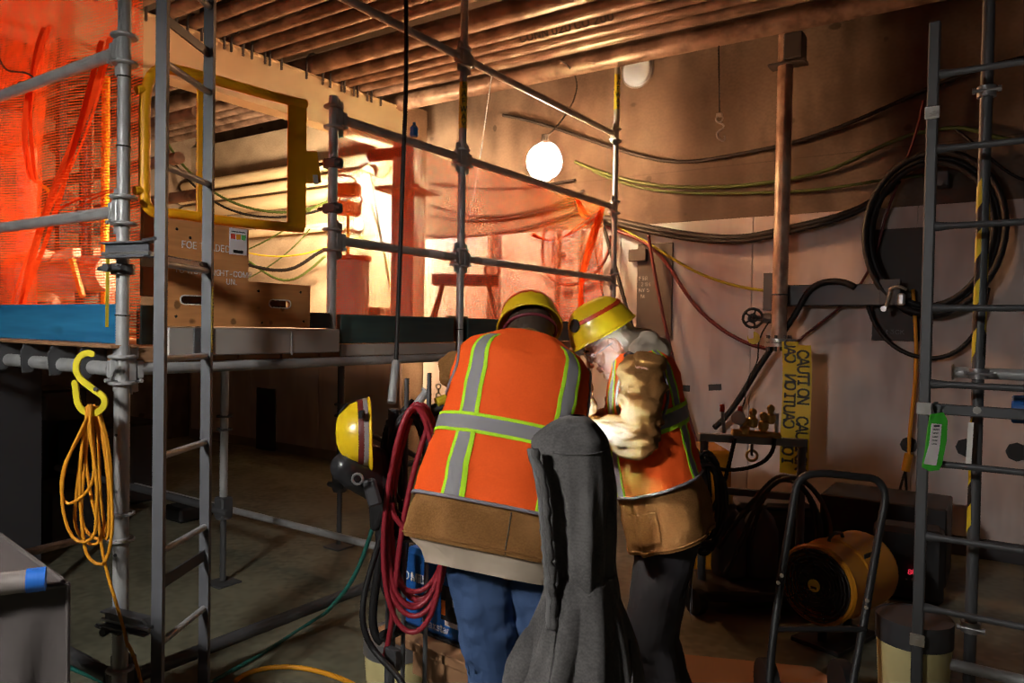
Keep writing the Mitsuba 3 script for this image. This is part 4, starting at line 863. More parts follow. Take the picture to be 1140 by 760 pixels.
# fleece lined hood edge, neck seam, folded sleeve
edge = [P(596, 500, GY - .09), P(603, 530, GY - .10), P(609, 570, GY - .105), P(612, 610, GY - .10), P(615, 645, GY - .10), P(617, 672, GY - .10), P(616, 700, GY - .11)]
e2 = spline(edge, .012); e2 = e2 + np.stack([meshkit.fbm(e2 * 60, 2, i) - .5 for i in range(3)], -1) * .010
part(gj, 'hood_edge', tube(e2, .0085 + .0025 * np.sin(np.arange(len(e2)) * 1.9), 8, True, False), 'mat_grey_denim', 'frayed ribbed hood edge', smooth=True)
part(gj, 'hood_lining', tube(np.array(e2) - gl * .010 + gd * -.006, .008, 8, True, False), 'mat_fleece', 'fuzzy lining along the hood edge', smooth=True)
t_ = np.linspace(math.radians(20), math.radians(150), 40)
part(gj, 'neck_seam', tube(hoodF(.375 + .05 * np.cos(t_), t_, .001), .0035, 8, True, False), 'mat_grey_denim', smooth=True)
t_ = np.linspace(math.radians(15), math.radians(120), 40)
for dv_ in (.01,): part(gj, 'hood_seam', tube(hoodF(.90 - dv_ - .02 * np.sin(t_), t_, .001), .0018, 6, True, False), 'mat_grey_denim', smooth=True)
part(gj, 'placket', sheet(bsurf(np.linspace(-.55, .36, 40)[:, None] + 0 * np.zeros(6), np.linspace(math.radians(126), math.radians(142), 6)[None] - .25 * np.linspace(0, 1, 40)[::-1, None], .004), .003), 'mat_grey_denim', smooth=True)
sl = blob(chain([(P(596, 712, GY - .02), .030), (P(584, 745, GY - .03), .042), (P(566, 830, GY - .04), .052), (P(556, 960, GY - .04), .05)]), .010, 6)
part(gj, 'sleeve', wrinkle(sl, .012, 12, 3, (1, 1, .5)), 'mat_grey_denim', smooth=True)
part(gj, 'sleeve_seam', tube(bsurf(np.linspace(-.10, .20, 24), np.linspace(math.radians(80), math.radians(22), 24), .002), .003, 6), 'mat_grey_denim', smooth=True)
o = P(640, 500, GY)
k = thing('support_stand', 'steel post hidden inside the hanging grey jacket', 'post')
part(k, 'post', rod([o[0], o[1], 0.0], P(640, 475, GY) , .02), 'mat_dark_steel'); part(k, 'foot', disc([o[0], o[1], 0], (0, 0, 1), .16, .02), 'mat_dark_steel')
# ---- lamp on the bench between the two men
BLP = P(658, 480, 2.58)
k = thing('bench_lamp', 'small bright work lamp on a thin stand, hidden behind the grey jacket', 'lamp')
scene[numbered(k + '__bulb')] = glow(ball(BLP, .024, 2), BENCH)
part(k, 'stand', rod([BLP[0], BLP[1], .015], BLP - [0, 0, .02], .014), 'mat_black'); part(k, 'foot', disc([BLP[0], BLP[1], 0], (0, 0, 1), .11, .018), 'mat_black')

# ------------------------------------------------------------------ cables on the back wall
def cab(label, pts, r, m, y=WY - .06, name='cable', cat='cable', group=None, n=8):
    """A cable through pixels on the plane y (or through points with a depth of their own)."""
    return solo(name, tube([PY(p[0], p[1], y) if len(p) == 2 else P(*p) for p in pts], r, n), m, label, cat, group, smooth=True)
UY = WY - .05
cab('dark cable sagging across the concrete wall, topmost one', [(560, 128), (640, 150), (700, 170), (760, 180), (820, 172), (885, 158), (960, 131), (1035, 98), (1140, 64)], .016, 'mat_black_rubber', UY)
cab('green cable sagging across the concrete wall right of the lamp', [(640, 180), (690, 198), (740, 207), (800, 208), (855, 203), (930, 186), (1000, 155), (1045, 144), (1075, 143), (1105, 151), (1140, 156)], .015, 'mat_green_cord', UY)
cab('dark green cable just below the green one on the concrete wall', [(660, 190), (720, 210), (780, 215), (860, 214), (920, 210), (1000, 198), (1060, 196)], .012, 'mat_green_cord', UY)
cab('thin dark cable at the upper right over the concrete wall', [(1060, 142), (1090, 165), (1120, 190), (1140, 200)], .010, 'mat_black_rubber', UY)
cab('thick black cable bundle sagging along the top of the white wall', [(640, 232), (690, 247), (730, 255), (780, 263), (830, 264), (880, 254), (940, 239), (975, 222), (1000, 200)], .030, 'mat_black_rubber', WY - .09)
cab('second black cable in the bundle along the top of the white wall', [(650, 240), (700, 253), (760, 265), (830, 268), (890, 256), (950, 238), (985, 215)], .018, 'mat_black_rubber', WY - .13)
cab('yellow cable running down right from the net end to the pipe column', [(670, 238), (685, 250), (720, 270), (770, 300), (820, 318), (862, 324)], .012, 'mat_yellow_cord', WY - .10)
cab('dark red hose curving down over the white wall to the valve', [(660, 244), (690, 258), (725, 275), (750, 305), (770, 335), (795, 360), (830, 381), (862, 388)], .016, 'mat_dark_red', WY - .10, 'hose', 'hose')
cab('red hose rising steeply from the flange to the upper right', [(884, 384), (910, 362), (945, 332), (972, 290), (985, 245), (1005, 190), (1028, 112)], .010, 'mat_dark_red', WY - .10, 'hose', 'hose')
cab('dark red hose hanging before the steel plate with chalk marks', [(722, 262), (728, 300), (738, 350), (748, 395), (764, 455), (778, 500)], .016, 'mat_dark_red', WY - .16, 'hose', 'hose')
cab('black cable from the steel arm down to the regulators', [(952, 320), (930, 313), (905, 320), (888, 345), (868, 375), (845, 408), (820, 448), (795, 476)], .024, 'mat_black_rubber', WY - .24)
cab('black loop hanging below the steel arm across the dark plate', [(965, 335), (975, 362), (995, 385), (1022, 397), (1050, 397), (1076, 382), (1092, 355), (1100, 320)], .016, 'mat_black_rubber', WY - .14)
cab('thin black wire hanging from the pipe column to the regulators', [(866, 335), (858, 355), (845, 380), (843, 402), (833, 422), (829, 445), (823, 458)], .006, 'mat_black', WY - .30, 'wire', 'wire')
cab('orange cord hanging on the white wall by the scaffold frame', [(1016, 322), (1019, 360), (1019, 420), (1014, 470), (1012, 508)], .013, 'mat_orange_cord', WY - .12, 'cord', 'cord')
k = thing('cord_plug', 'orange plug with dark lead at the end of the wall cord', 'plug')
a, b = PY(1012, 505, WY - .12), PY(1008, 524, WY - .12)
part(k, 'plug', rod(a, b, .03, 12), 'mat_orange_cord'); part(k, 'lead', tube([b, PY(1002, 545, WY - .12), PY(1000, 570, WY - .12), PY(1005, 590, WY - .12)], .009, 8), 'mat_black'); part(k, 'lead', tube([b, PY(1009, 545, WY - .12), PY(1009, 570, WY - .12), PY(1006, 590, WY - .12)], .009, 8), 'mat_black')
# the coil of black cable
k = thing('cable_coil', 'big coil of thick black cable hanging on the white wall behind the scaffold frame', 'cable coil')
c = PY(1036, 258, WY - .16)
rs = np.random.RandomState(8)
for i in range(5):
    a = np.linspace(0, 2 * math.pi, 40)[:-1]; rx, rz = .42 + rs.uniform(-.05, .03), .56 + rs.uniform(-.045, .02)
    pts = np.stack([c[0] + rx * np.cos(a) + rs.uniform(-.02, .02), c[1] + .035 * (i - 2) + .01 * np.sin(3 * a), c[2] + rz * np.sin(a) * (1 - .04 * np.sin(a)) + rs.uniform(-.02, .02)], -1)
    part(k, 'turn', tube(np.vstack([pts, pts[:1]]), .023, 8, False, False), 'mat_black_rubber', smooth=True)
o = PY(1048, 200, WY - .07); part(k, 'hanger', cat_([obox(o, (.10, .10, .12), .01), rod(o + [0, -.1, -.04], o + [0, .04, -.04], .02)]), 'mat_dark_steel')
# the orange and black hoses seen through the net
cab('reddish hose looping down behind the right end of the net', [(607, 250), (604, 285), (612, 308), (632, 317), (655, 310), (672, 292), (680, 262)], .014, 'mat_dark_red', WY - .1, 'hose', 'hose')
for i, (a, b, r, n, m) in enumerate((((547, 268), (547, 345), .035, 'brown conduit on the wall behind the net, left one', 'mat_rusty_pipe'), ((622, 250), (622, 360), .028, 'brown conduit on the wall behind the net, middle one', 'mat_rusty_pipe'), ((647, 225), (649, 360), .018, 'brown conduit on the wall behind the net, right one', 'mat_rusty_pipe'))):
    p, q = PY(*a, WY - .09), PY(*b, WY - .09); q = np.array([p[0], p[1], q[2]]); p[2] = LZ
    k = thing('wall_conduit', n, 'pipe'); part(k, 'tube', rod(p, [q[0], q[1], .14], r), m); part(k, 'strap', box((p[0] - r * 1.6, WY - .09 - r * .2, 2.3), (p[0] + r * 1.6, WY - .034, 2.34)), 'mat_dark_steel', smooth=False)
cab('black pole leaning steeply behind the far scaffold post', [(668, 238), (687, 305), (706, 372), (730, 450)], .018, 'mat_black', WY - .20, 'pole', 'pole')
cab('thin dark wire hanging beside the far scaffold post', [(660, 262), (668, 310), (675, 350), (690, 420)], .010, 'mat_black', WY - .12, 'wire', 'wire')
# cables on the bright wall seen between ladder and net
LY = WY - .70
lw = [('green cable drooping from the pipes across the bright wall', [(186, 158), (205, 185), (240, 215), (280, 232), (330, 235), (380, 215)], .016, 'mat_green_cord'),
      ('dark cable drooping below the green one across the bright wall', [(186, 170), (205, 195), (245, 228), (290, 241), (340, 238), (400, 215)], .014, 'mat_black_rubber'),
      ('green cord slanting down across the bright wall to the left', [(350, 230), (310, 260), (270, 280), (225, 295)], .009, 'mat_green_cord'),
      ('yellow cord lying nearly level on the bright wall', [(262, 276), (300, 285), (345, 281), (380, 270), (420, 262)], .009, 'mat_yellow_cord'),
      ('dark green cable sagging low on the bright wall', [(262, 282), (290, 300), (320, 312), (345, 300), (362, 285)], .014, 'mat_green_cord'),
      ('black hose sagging lowest on the bright wall', [(262, 290), (300, 300), (330, 297), (352, 283), (380, 278)], .020, 'mat_black_rubber'),
      ('green cord crossing the bright wall from upper right to lower left', [(345, 255), (315, 285), (285, 305), (262, 316)], .007, 'mat_green_cord')]
for n, p, r, m in lw: cab(n, p, r, m, LY)
cab('yellow cord hanging in an arch behind the net', [(372, 215), (392, 197), (404, 190), (418, 197), (436, 185)], .010, 'mat_yellow_cord', 5.3, 'cord', 'cord')
cab('yellow cord crossing behind the net toward the pedestal', [(398, 192), (412, 225), (424, 265), (434, 318)], .008, 'mat_yellow_cord', 5.3, 'cord', 'cord')
cab('green cord crossing behind the net down to the pedestal', [(412, 192), (420, 240), (428, 285), (432, 310)], .007, 'mat_green_cord', 5.3, 'cord', 'cord')
cab('yellow cord slanting down left behind the short post', [(404, 192), (388, 205), (366, 222)], .010, 'mat_yellow_cord', 5.3, 'cord', 'cord')
cab('white rope hanging behind the net right of the tape lettered post', [(550, 66), (545, 100), (538, 150), (532, 190), (523, 240)], .006, 'mat_white_plastic', 5.6, 'rope', 'rope')
for i, (a, b, c_) in enumerate((((478, 205), (560, 210), (640, 200)), ((478, 240), (540, 245), (640, 225)), ((478, 262), (560, 258), (650, 232)), ((478, 228), (560, 240), (650, 212)))):
    cab('dark cable along the wall behind the orange net, ' + ('topmost of four', 'third of four from the top', 'lowest of four', 'second of four from the top')[i], [a, b, c_], .013, 'mat_black_rubber', UY)

# ------------------------------------------------------------------ pipe column, steel arm, valve, caution tape
CY = 6.0
a, b = PY(874, 50, CY), PY(868, 378, CY); cx = (a[0] + b[0]) / 2
k = thing('pipe_column', 'rust tinged vertical pipe with a flange at its foot, right of the two men', 'pipe')
part(k, 'pipe', rod((cx, CY, b[2]), (cx, CY, BZ + .0), .058, 24), 'mat_column_pipe')
part(k, 'flange', cat_([disc((cx, CY, b[2] - .02), (0, 0, 1), .11, .03, 24), disc((cx, CY, b[2] - .055), (0, 0, 1), .11, .03, 24)]), 'mat_zinc')
for i in range(8): part(k, 'flange_bolt', rod((cx + .088 * math.cos(i * .785), CY + .088 * math.sin(i * .785), b[2] - .09), (cx + .088 * math.cos(i * .785), CY + .088 * math.sin(i * .785), b[2] + .035), .012, 8), 'mat_dark_steel')
part(k, 'top_bracket', cat_([box((cx + .0, CY - .08, a[2] - .14), (cx + .14, CY + .08, a[2] + .06), .008), box((cx - .12, CY - .07, a[2] - .17), (cx + .16, CY + .07, a[2] - .15), .004)]), 'mat_char', smooth=False)
part(k, 'band', ring((cx, CY, PY(870, 328, CY)[2]), (0, 0, 1), .060, .006, 24), 'mat_dark_steel')
AYp = 6.125
a, b = PY(859, 318, AYp), PY(1000, 340, AYp)
k = thing('pipe_support', 'level dark steel arm across the dark plate, ending in a clamp', 'bracket')
part(k, 'arm', box((a[0], AYp - .05, b[2]), (b[0], AYp + .16, a[2]), .006), 'mat_dark_steel', smooth=False)
part(k, 'front_plate', box((a[0] - .05, AYp - .06, b[2] - .04), (a[0] + .03, AYp - .02, a[2] + .10), .004), 'mat_dark_steel', smooth=False)
part(k, 'end_cap', box((b[0] - .12, AYp - .08, b[2]), (b[0] + .02, AYp - .05, a[2] + .03), .004), 'mat_char', smooth=False)
o = PY(1000, 333, AYp - .1); part(k, 'clamp', cat_([tube([o + [-.06, 0, .07], o + [0, -.02, .09], o + [.05, 0, .07]], .012, 8), obox(o + [.02, 0, 0], (.05, .05, .09), .012), rod(o + [-.08, 0, -.06], o + [-.05, -.02, .06], .012), disc(o + [-.09, -.02, -.07], (0, -1, 0), .022, .02, 8)]), 'mat_zinc')
k = thing('hand_valve', 'black hand wheel valve on a stub left of the pipe column', 'valve')
o = PY(838, 354, CY - .02)
part(k, 'wheel', cat_([ring(o, unit([.25, -1, 0]), .075, .011, 28), ring(o, unit([.25, -1, 0]), .028, .012, 16)]), 'mat_black')
for i in range(5):
    x_, y_ = perp(unit([.25, -1, 0])); part(k, 'spoke', rod(o, o + .075 * (math.cos(i * 1.257) * x_ + math.sin(i * 1.257) * y_), .008, 6), 'mat_black')
part(k, 'stem', cat_([rod(o + [.02, .04, 0], [cx, CY, o[2] - .01], .022), rod(o + [.07, .045, 0], o + [.13, .05, 0], .04, 8)]), 'mat_dark_steel')
solo('valve_tag', disc(PY(839, 376, CY - .03), (0, 1, 0), .05, .003, 20), 'mat_yellow_tape', 'round yellow tag hanging below the hand wheel', 'tag')
solo('valve_card', obox(PY(836, 371, CY - .05), (.04, .002, .08)), 'mat_paper', 'small white card over the round yellow tag', 'card', smooth=False)
for (p0, p1, w, dy, mir, n) in (((879, 380), (877, 527), .125, -.13, True, 'yellow tape printed CAUTION, left strip seen from its back'), ((893, 384), (892, 527), .115, -.17, False, 'yellow tape printed CAUTION, right strip reading downward')):
    y = CY + dy; a, b = PY(*p0, y), PY(*p1, y); a[0] = (a[0] + b[0]) / 2; H = a[2] - b[2]
    k = thing('caution_tape', n, 'tape'); t = np.linspace(0, 1, 24); bow = .015 * np.sin(t * 7)
    g = np.stack([np.stack([a[0] - w / 2 + .012 * np.sin(t * 3) + 0 * t, y + bow, a[2] - H * t], -1), np.stack([a[0] + w / 2 + .012 * np.sin(t * 3), y + bow - .01, a[2] - H * t], -1)], 1)
    part(k, 'strip', sheet(g, .001), 'mat_yellow_tape')
    for j in range(3):
        z = a[2] - .03 - j * .50 + (.22 if mir else 0)
        for q, ch in enumerate('CAUTION'):
            zc = (z - q * .058) if not mir else (z - .36 + q * .058)
            if not (b[2] + .02 < zc - .05 and zc < a[2] - .01): continue
            m = meshkit.text_mesh(ch, .085, .0015, True); m.apply_translation([0, -.042, 0]); m.apply_scale([.86, 1, 1])
            if mir: m.apply_scale([1, -1, 1]); m.invert()
            tt = (a[2] - zc) / H
            m.apply_transform(basis((a[0] + .012 * math.sin(tt * 3), y - .012 + .015 * math.sin(tt * 7) - .004, zc), (0, 0, -1 if not mir else 1), (1 if not mir else -1, 0, 0)))
            part(k, 'letter', m, 'mat_black', smooth=False)

# ------------------------------------------------------------------ gas cart with regulators, hand truck, fan
GYc = 4.35
k = thing('gas_cart', 'dark steel cart frame carrying the regulators', 'cart')
Q = lambda px_, py_, Y=GYc: P(px_, py_, Y)
part(k, 'top_bar', beam(Q(778, 486), Q(897, 493), .05, .045, b=.004), 'mat_steel', smooth=False)
for px_ in (784, 893):
    a = Q(px_, 490); part(k, 'upright', rod(a, [a[0], a[1], .12], .024), 'mat_dark_steel')
part(k, 'middle_bar', beam(Q(797, 545), Q(885, 553), .03, .04), 'mat_dark_steel', smooth=False)
part(k, 'tray', beam(Q(760, 690) * [1, 1, 0] + [0, 0, .10], Q(900, 705) * [1, 1, 0] + [0, 0, .10], .40, .06, b=.01), 'mat_black', smooth=False)
for px_ in (770, 890): part(k, 'wheel', disc(Q(px_, 700, GYc - .2) * [1, 1, 0] + [0, 0, .075], (.5, .8, 0), .075, .05, 20), 'mat_black_rubber')
for i, (px_, n) in enumerate(((812, 'short dark gas cylinder on the cart, left one'), (846, 'short dark gas cylinder on the cart, right one'))):
    c = Q(px_, 600, GYc + .12) * [1, 1, 0]
    k = thing('gas_cylinder', n, 'cylinder'); part(k, 'body', lathe([[0, 0], [.10, 0], [.105, .03], [.105, .26], [.08, .34], [.035, .39], [.035, .42], [0, .42]], c + [0, 0, .135], n=24), 'mat_char'); part(k, 'valve', cat_([rod(c + [0, 0, .55], c + [0, 0, .61], .015), disc(c + [0, 0, .605], (0, 0, 1), .028, .02, 10)]), 'mat_brass')
k = thing('gas_regulator', 'brass gas regulators with a round gauge and red levers on the cart bar', 'regulator')
for px_, h in ((838, 466), (850, 470), (858, 462), (829, 476)):
    o = Q(px_, h); part(k, 'brass_fitting', cat_([lathe([[0, 0], [.022, 0], [.03, .02], [.03, .05], [.018, .06], [.018, .08], [0, .08]], o - [0, 0, .05], n=12), ball(o + [0, 0, .04], .024, 1)]), 'mat_brass')
part(k, 'manifold', rod(Q(815, 482), Q(868, 486), .026, 12), 'mat_brass')
o = Q(822, 465); gd_ = unit(EYE - o)
part(k, 'gauge', disc(o, gd_, .042, .03, 24), 'mat_zinc'); part(k, 'gauge_face', disc(o + gd_ * .0305, gd_, .034, .001, 24), 'mat_white_plastic')
for px_, a, b in ((806, 452, 482), (826, 454, 480)): part(k, 'red_lever', rod(Q(px_, b), Q(px_ - 2, a), .011, 8), 'mat_steel'); part(k, 'lever_cap', rod(Q(px_ - 2, a + 6), Q(px_ - 2, a - 2), .014, 8), 'mat_red_tape')
part(k, 'white_capped_pin', cat_([rod(Q(864, 485), Q(865, 460), .012, 8)]), 'mat_white_plastic')
part(k, 'shut_off_wheel', ring(Q(837, 507), gd_, .03, .008, 16), 'mat_brass'); part(k, 'shut_off_stem', rod(Q(837, 490), Q(837, 507), .008, 8), 'mat_dark_steel')
for n, p, r in (('black hose drooping from the regulators to the left', [(862, 488, 4.3), (852, 512, 4.3), (825, 522, 4.3), (795, 520, 4.3), (775, 500, 4.3)], .012), ('black hose hanging straight from the regulators', [(818, 488, 4.3), (812, 515, 4.3), (803, 545, 4.3), (790, 575, 4.3), (785, 610, 4.4)], .012), ('black hose coming from the cart to the hand truck', [(800, 610, 4.2), (820, 580, 4.2), (850, 545, 4.1), (872, 530, 4.0), (895, 545, 3.9), (912, 580, 3.9), (905, 640, 4.0)], .014),
                ('second black hose arching beside the hand truck', [(835, 600, 4.1), (848, 560, 4.1), (868, 535, 4.0), (890, 540, 3.9), (906, 570, 3.9), (908, 620, 4.0)], .012), ('black hose arching over the gas cart to the fan', [(806, 640, 4.1), (830, 590, 4.1), (860, 540, 4.0), (885, 532, 3.9), (918, 565, 4.0), (920, 610, 4.2)], .013)):
    cab(n, p, r, 'mat_black_rubber', name='hose', cat='hose')
rs = np.random.RandomState(4)
k = thing('hose_bundle', 'tangle of black hoses hanging on the left upright of the gas cart', 'hoses')
for i in range(7):
    c = Q(785 + rs.randint(-8, 8), 560, GYc - .1 + .02 * i); a = np.linspace(0, 2 * math.pi, 30)[:-1]; rx, rz = rs.uniform(.06, .12), rs.uniform(.20, .34)
    pts = c + np.outer(np.cos(a) * rx, RGT) + np.outer(np.sin(a) * rz, _z); part(k, 'hose', tube(np.vstack([pts, pts[:1]]), .012, 6, False, False), 'mat_black_rubber', smooth=True)
c = Q(768, 640, 5.0); k = thing('storage_box', 'orange yellow steel cabinet standing behind the right man', 'cabinet')
part(k, 'body', obox([c[0], c[1], .42], (.42, .40, .80), .02, basis((0, 0, 0), _r0, _f0)), 'mat_fan_yellow', smooth=False)
part(k, 'door', obox([c[0], c[1], .42] - _f0 * .205, (.36, .012, .72), .004, basis((0, 0, 0), _r0, _f0)), 'mat_fan_yellow', smooth=False)
part(k, 'handle', obox([c[0], c[1], .52] - _f0 * .22 + _r0 * .12, (.02, .02, .12), .004, basis((0, 0, 0), _r0, _f0)), 'mat_black', smooth=False)
k = thing('machine_cabinet', 'black machine housing between the gas cart and the fan', 'machine'); c = Q(850, 640, 5.15)
part(k, 'body', obox([c[0], c[1], .20], (.62, .45, .40), .03, basis((0, 0, 0), _r0, _f0)), 'mat_black', smooth=False); part(k, 'lid', obox([c[0], c[1], .42], (.5, .4, .05), .02, basis((0, 0, 0), _r0, _f0)), 'mat_char', smooth=False)
# hand truck
k = thing('hand_truck', 'black tube hand truck with a rounded handle before the fan', 'hand truck')
H = lambda px_, py_, Y=3.25: P(px_, py_, Y)
lf, rf = H(856, 782, 3.05), H(943, 790, 3.05)
part(k, 'frame', tube([lf, H(862, 700, 3.12), H(884, 555, 3.28), H(890, 535, 3.3), H(902, 528, 3.3), H(960, 531, 3.3), H(977, 535, 3.3), H(985, 548, 3.29), H(984, 565, 3.28), H(962, 690, 3.14), rf], .017, 12), 'mat_black', smooth=True)
part(k, 'cross_bar', rod(H(862, 700, 3.12), H(962, 700, 3.12), .012), 'mat_black'); part(k, 'cross_bar', rod(H(872, 632, 3.2), H(972, 632, 3.2), .012), 'mat_black') if False else None
for px_, py_ in ((862, 648), (866, 640), (961, 668), (960, 676)): part(k, 'bolt', disc(H(px_ + 4, py_, 3.12), (.4, -.9, 0), .008, .008, 8), 'mat_zinc')
b_ = (lf + rf) / 2 * [1, 1, 0]; part(k, 'nose_plate', beam([lf[0], lf[1], .006], [rf[0], rf[1], .006], .28, .012), 'mat_black', smooth=False)
for e_ in (lf, rf): part(k, 'wheel', disc(e_ * [1, 1, 0] + _f0 * .10 + [0, 0, .10], _r0, .10, .05, 22), 'mat_black_rubber'); part(k, 'foot_tube', rod(e_, [e_[0], e_[1], .012], .017), 'mat_black')
# fan
fo = P(908, 651, 3.72); fx = unit(C(.78, .62, 0) * [1, 1, 0]); 
k = thing('drum_fan', 'yellow drum fan with a black guard standing on the floor', 'fan')
part(k, 'drum', lathe([[.182, 0], [.195, 0], [.205, .015], [.20, .03], [.20, .17], [.207, .18], [.20, .19], [.20, .46], [.19, .49], [.178, .49], [.182, .46], [.182, 0]], fo, fx, 44), 'mat_fan_yellow')
for r in np.linspace(.03, .18, 9): part(k, 'guard_ring', ring(fo - fx * .012, fx, r, .0032, 36, 5), 'mat_black')
x_, y_ = perp(fx)
for i in range(10): part(k, 'guard_spoke', rod(fo - fx * .010 + .035 * (math.cos(i * .628) * x_ + math.sin(i * .628) * y_), fo - fx * .010 + .185 * (math.cos(i * .628) * x_ + math.sin(i * .628) * y_), .003, 5), 'mat_black')
part(k, 'back_guard', disc(fo + fx * .47, fx, .18, .01, 36), 'mat_black'); part(k, 'hub', disc(fo + fx * .06, fx, .07, .12, 24), 'mat_black')
for i in range(5):
    v = i * 1.2566; d = math.cos(v) * x_ + math.sin(v) * y_; e = np.cross(fx, d); part(k, 'blade', sheet([[fo + fx * (.09 + .03) + d * .06 - e * .05, fo + fx * .09 + d * .06 + e * .05], [fo + fx * .13 + d * .17 - e * .07, fo + fx * .08 + d * .17 + e * .07]], .003), 'mat_char', smooth=False)
part(k, 'badge', disc(fo - fx * .018, fx, .032, .004, 24), 'mat_yellow_tape', 'round yellow badge'); part(k, 'badge_mark', obox(fo - fx * .019 - y_ * .010, (.03, .004, .012), .001, basis((0, 0, 0), x_, fx)), 'mat_black', smooth=False)
part(k, 'handle', tube([fo + fx * .12 + [0, 0, .20], fo + fx * .14 + [0, 0, .225], fo + fx * .24 + [0, 0, .225], fo + fx * .26 + [0, 0, .20]], .009, 8), 'mat_black')
part(k, 'logo_plate', obox(fo + fx * .24 + unit(-np.cross(fx, _z) * .8 * (1 if -np.cross(fx, _z) @ _f0 < 0 else -1) + _z * .75) * .201, (.085, .004, .04), .001, basis((0, 0, 0), fx, np.cross(fx, _z))), 'mat_black', smooth=False)
for s in (.08, .34): part(k, 'foot', box(fo * [1, 1, 0] + fx * s - [.02, .02, 0] - np.cross(fx, _z) * .0, fo * [1, 1, 0] + fx * s + [.02, .02, fo[2] - .19], .003), 'mat_black', smooth=False)
part(k, 'base_bar', beam(fo * [1, 1, 0] + fx * .0 + [0, 0, .012], fo * [1, 1, 0] + fx * .42 + [0, 0, .012], .26, .024, b=.004), 'mat_black', smooth=False)
# charger with red digits, low cabinet along the wall
c = P(1010, 650, 4.4); k = thing('charger', 'black charger with a glowing red readout and round dial behind the scaffold frame', 'charger')
cd = unit((EYE - c) * [1, 1, 0]); cr = np.cross(_z, cd) * -1; cr = cr if cr @ RGT > 0 else -cr; Mb = basis((0, 0, 0), cr, -cd)
part(k, 'body', obox([c[0], c[1], .22] - cd * .1, (.38, .22, .44), .03, Mb), 'mat_black', smooth=False)
fp = lambda px_, py_: P(px_, py_, 4.38)
for i in range(2):
    s_ = text('88'[i], .028, np.array(fp(1010 + i * 4.4, 637)) + cd * .03, cr, _z, .001, True); key = numbered(k + '__digit'); scene[key] = {**mikit.ply(s_, 'mat_glow_red', False), 'emitter': {'type': 'area', 'radiance': rgb((.7, .03, .06))}}
for px_, py_ in ((1009, 643), (1016, 643)): part(k, 'button', ball(fp(px_, py_) + cd * .03, .006, 1), 'mat_white_plastic')
part(k, 'dial', disc(fp(1038, 642) + cd * .015, cd, .05, .02, 20), 'mat_char'); part(k, 'dial_mark', ball(fp(1039, 640) + cd * .04, .006, 1), 'mat_white_plastic')
a, b = PY(925, 590, 5.75) * [1, 1, 0], PY(1030, 600, 5.75) * [1, 1, 0]
solo('low_cabinet', box((a[0], 5.35, 0), (b[0] + .15, 5.85, .50), .01), 'mat_black', 'low black cabinet along the white wall behind the fan', 'cabinet', smooth=False)
# plywood sheet on the floor
a = [PZ(700, 722, 0.012), PZ(905, 742, 0.012), PZ(1000, 800, .012), PZ(690, 800, .012)]
solo('floor_sheet', sheet([[a[0], a[1]], [a[3], a[2]]], -.012) if False else ext([(p[0], p[1]) for p in a], .012, np.eye(4)), 'mat_brown_board', 'brown plywood sheet lying on the floor before the gas cart', 'board', smooth=False)

# ------------------------------------------------------------------ scaffold frame at the right
RY = 3.05
lg = P(1031, 380, RY); rx = np.array([1.0, 0, 0])
k = thing('access_ladder', 'dark steel scaffold ladder frame with rungs at the right edge', 'ladder')
part(k, 'leg', box((lg[0] - .021, lg[1] - .021, .03), (lg[0] + .021, lg[1] + .021, P(1038, 28, RY)[2]), .005), 'mat_dark_steel', smooth=False)
part(k, 'foot', box((lg[0] - .06, lg[1] - .06, 0), (lg[0] + .06, lg[1] + .06, .03), .004), 'mat_dark_steel', smooth=False)
far = lg + rx * 1.15; part(k, 'leg', box((far[0] - .021, far[1] - .021, .0), (far[0] + .021, far[1] + .021, 2.85), .005), 'mat_dark_steel', smooth=False)
for py in (86, 168, 253, 343, 427, 515, 597, 677):
    z = P(1040, py, RY)[2]; a = np.array([lg[0] + .02, lg[1], z]); b = np.array([far[0] - .02, far[1], z])
    part(k, 'rung', tube([a, a + rx * .012, a + rx * .035, a + rx * .07, b], np.array([.020, .019, .016, .0135, .0135]), 12, True, False), 'mat_dark_steel', smooth=30)
for py in (126, 455, 716):
    o = P(1030, py, RY - .025); z = o[2]; o = np.array([lg[0], lg[1] - .022, z])
    part(k, 'bolt_plate', cat_([obox(o, (.055, .006, .05), .002), disc(o + [0, -.003, 0], (0, -1, 0), .017, .008, 16), disc(o + [0, -.01, 0], (0, -1, 0), .009, .010, 6)]), 'mat_zinc', smooth=False)
pt_ = P(1090, 380, 3.12)
k = thing('striped_post', 'grey scaffold post wrapped in yellow and black striped tape at the right', 'post')
part(k, 'tube', rod((pt_[0], pt_[1], .012), (pt_[0], pt_[1], 3.3), .0235, 18), 'mat_dark_steel')
part(k, 'foot', box((pt_[0] - .07, pt_[1] - .07, 0), (pt_[0] + .07, pt_[1] + .07, .012)), 'mat_dark_steel', smooth=False)
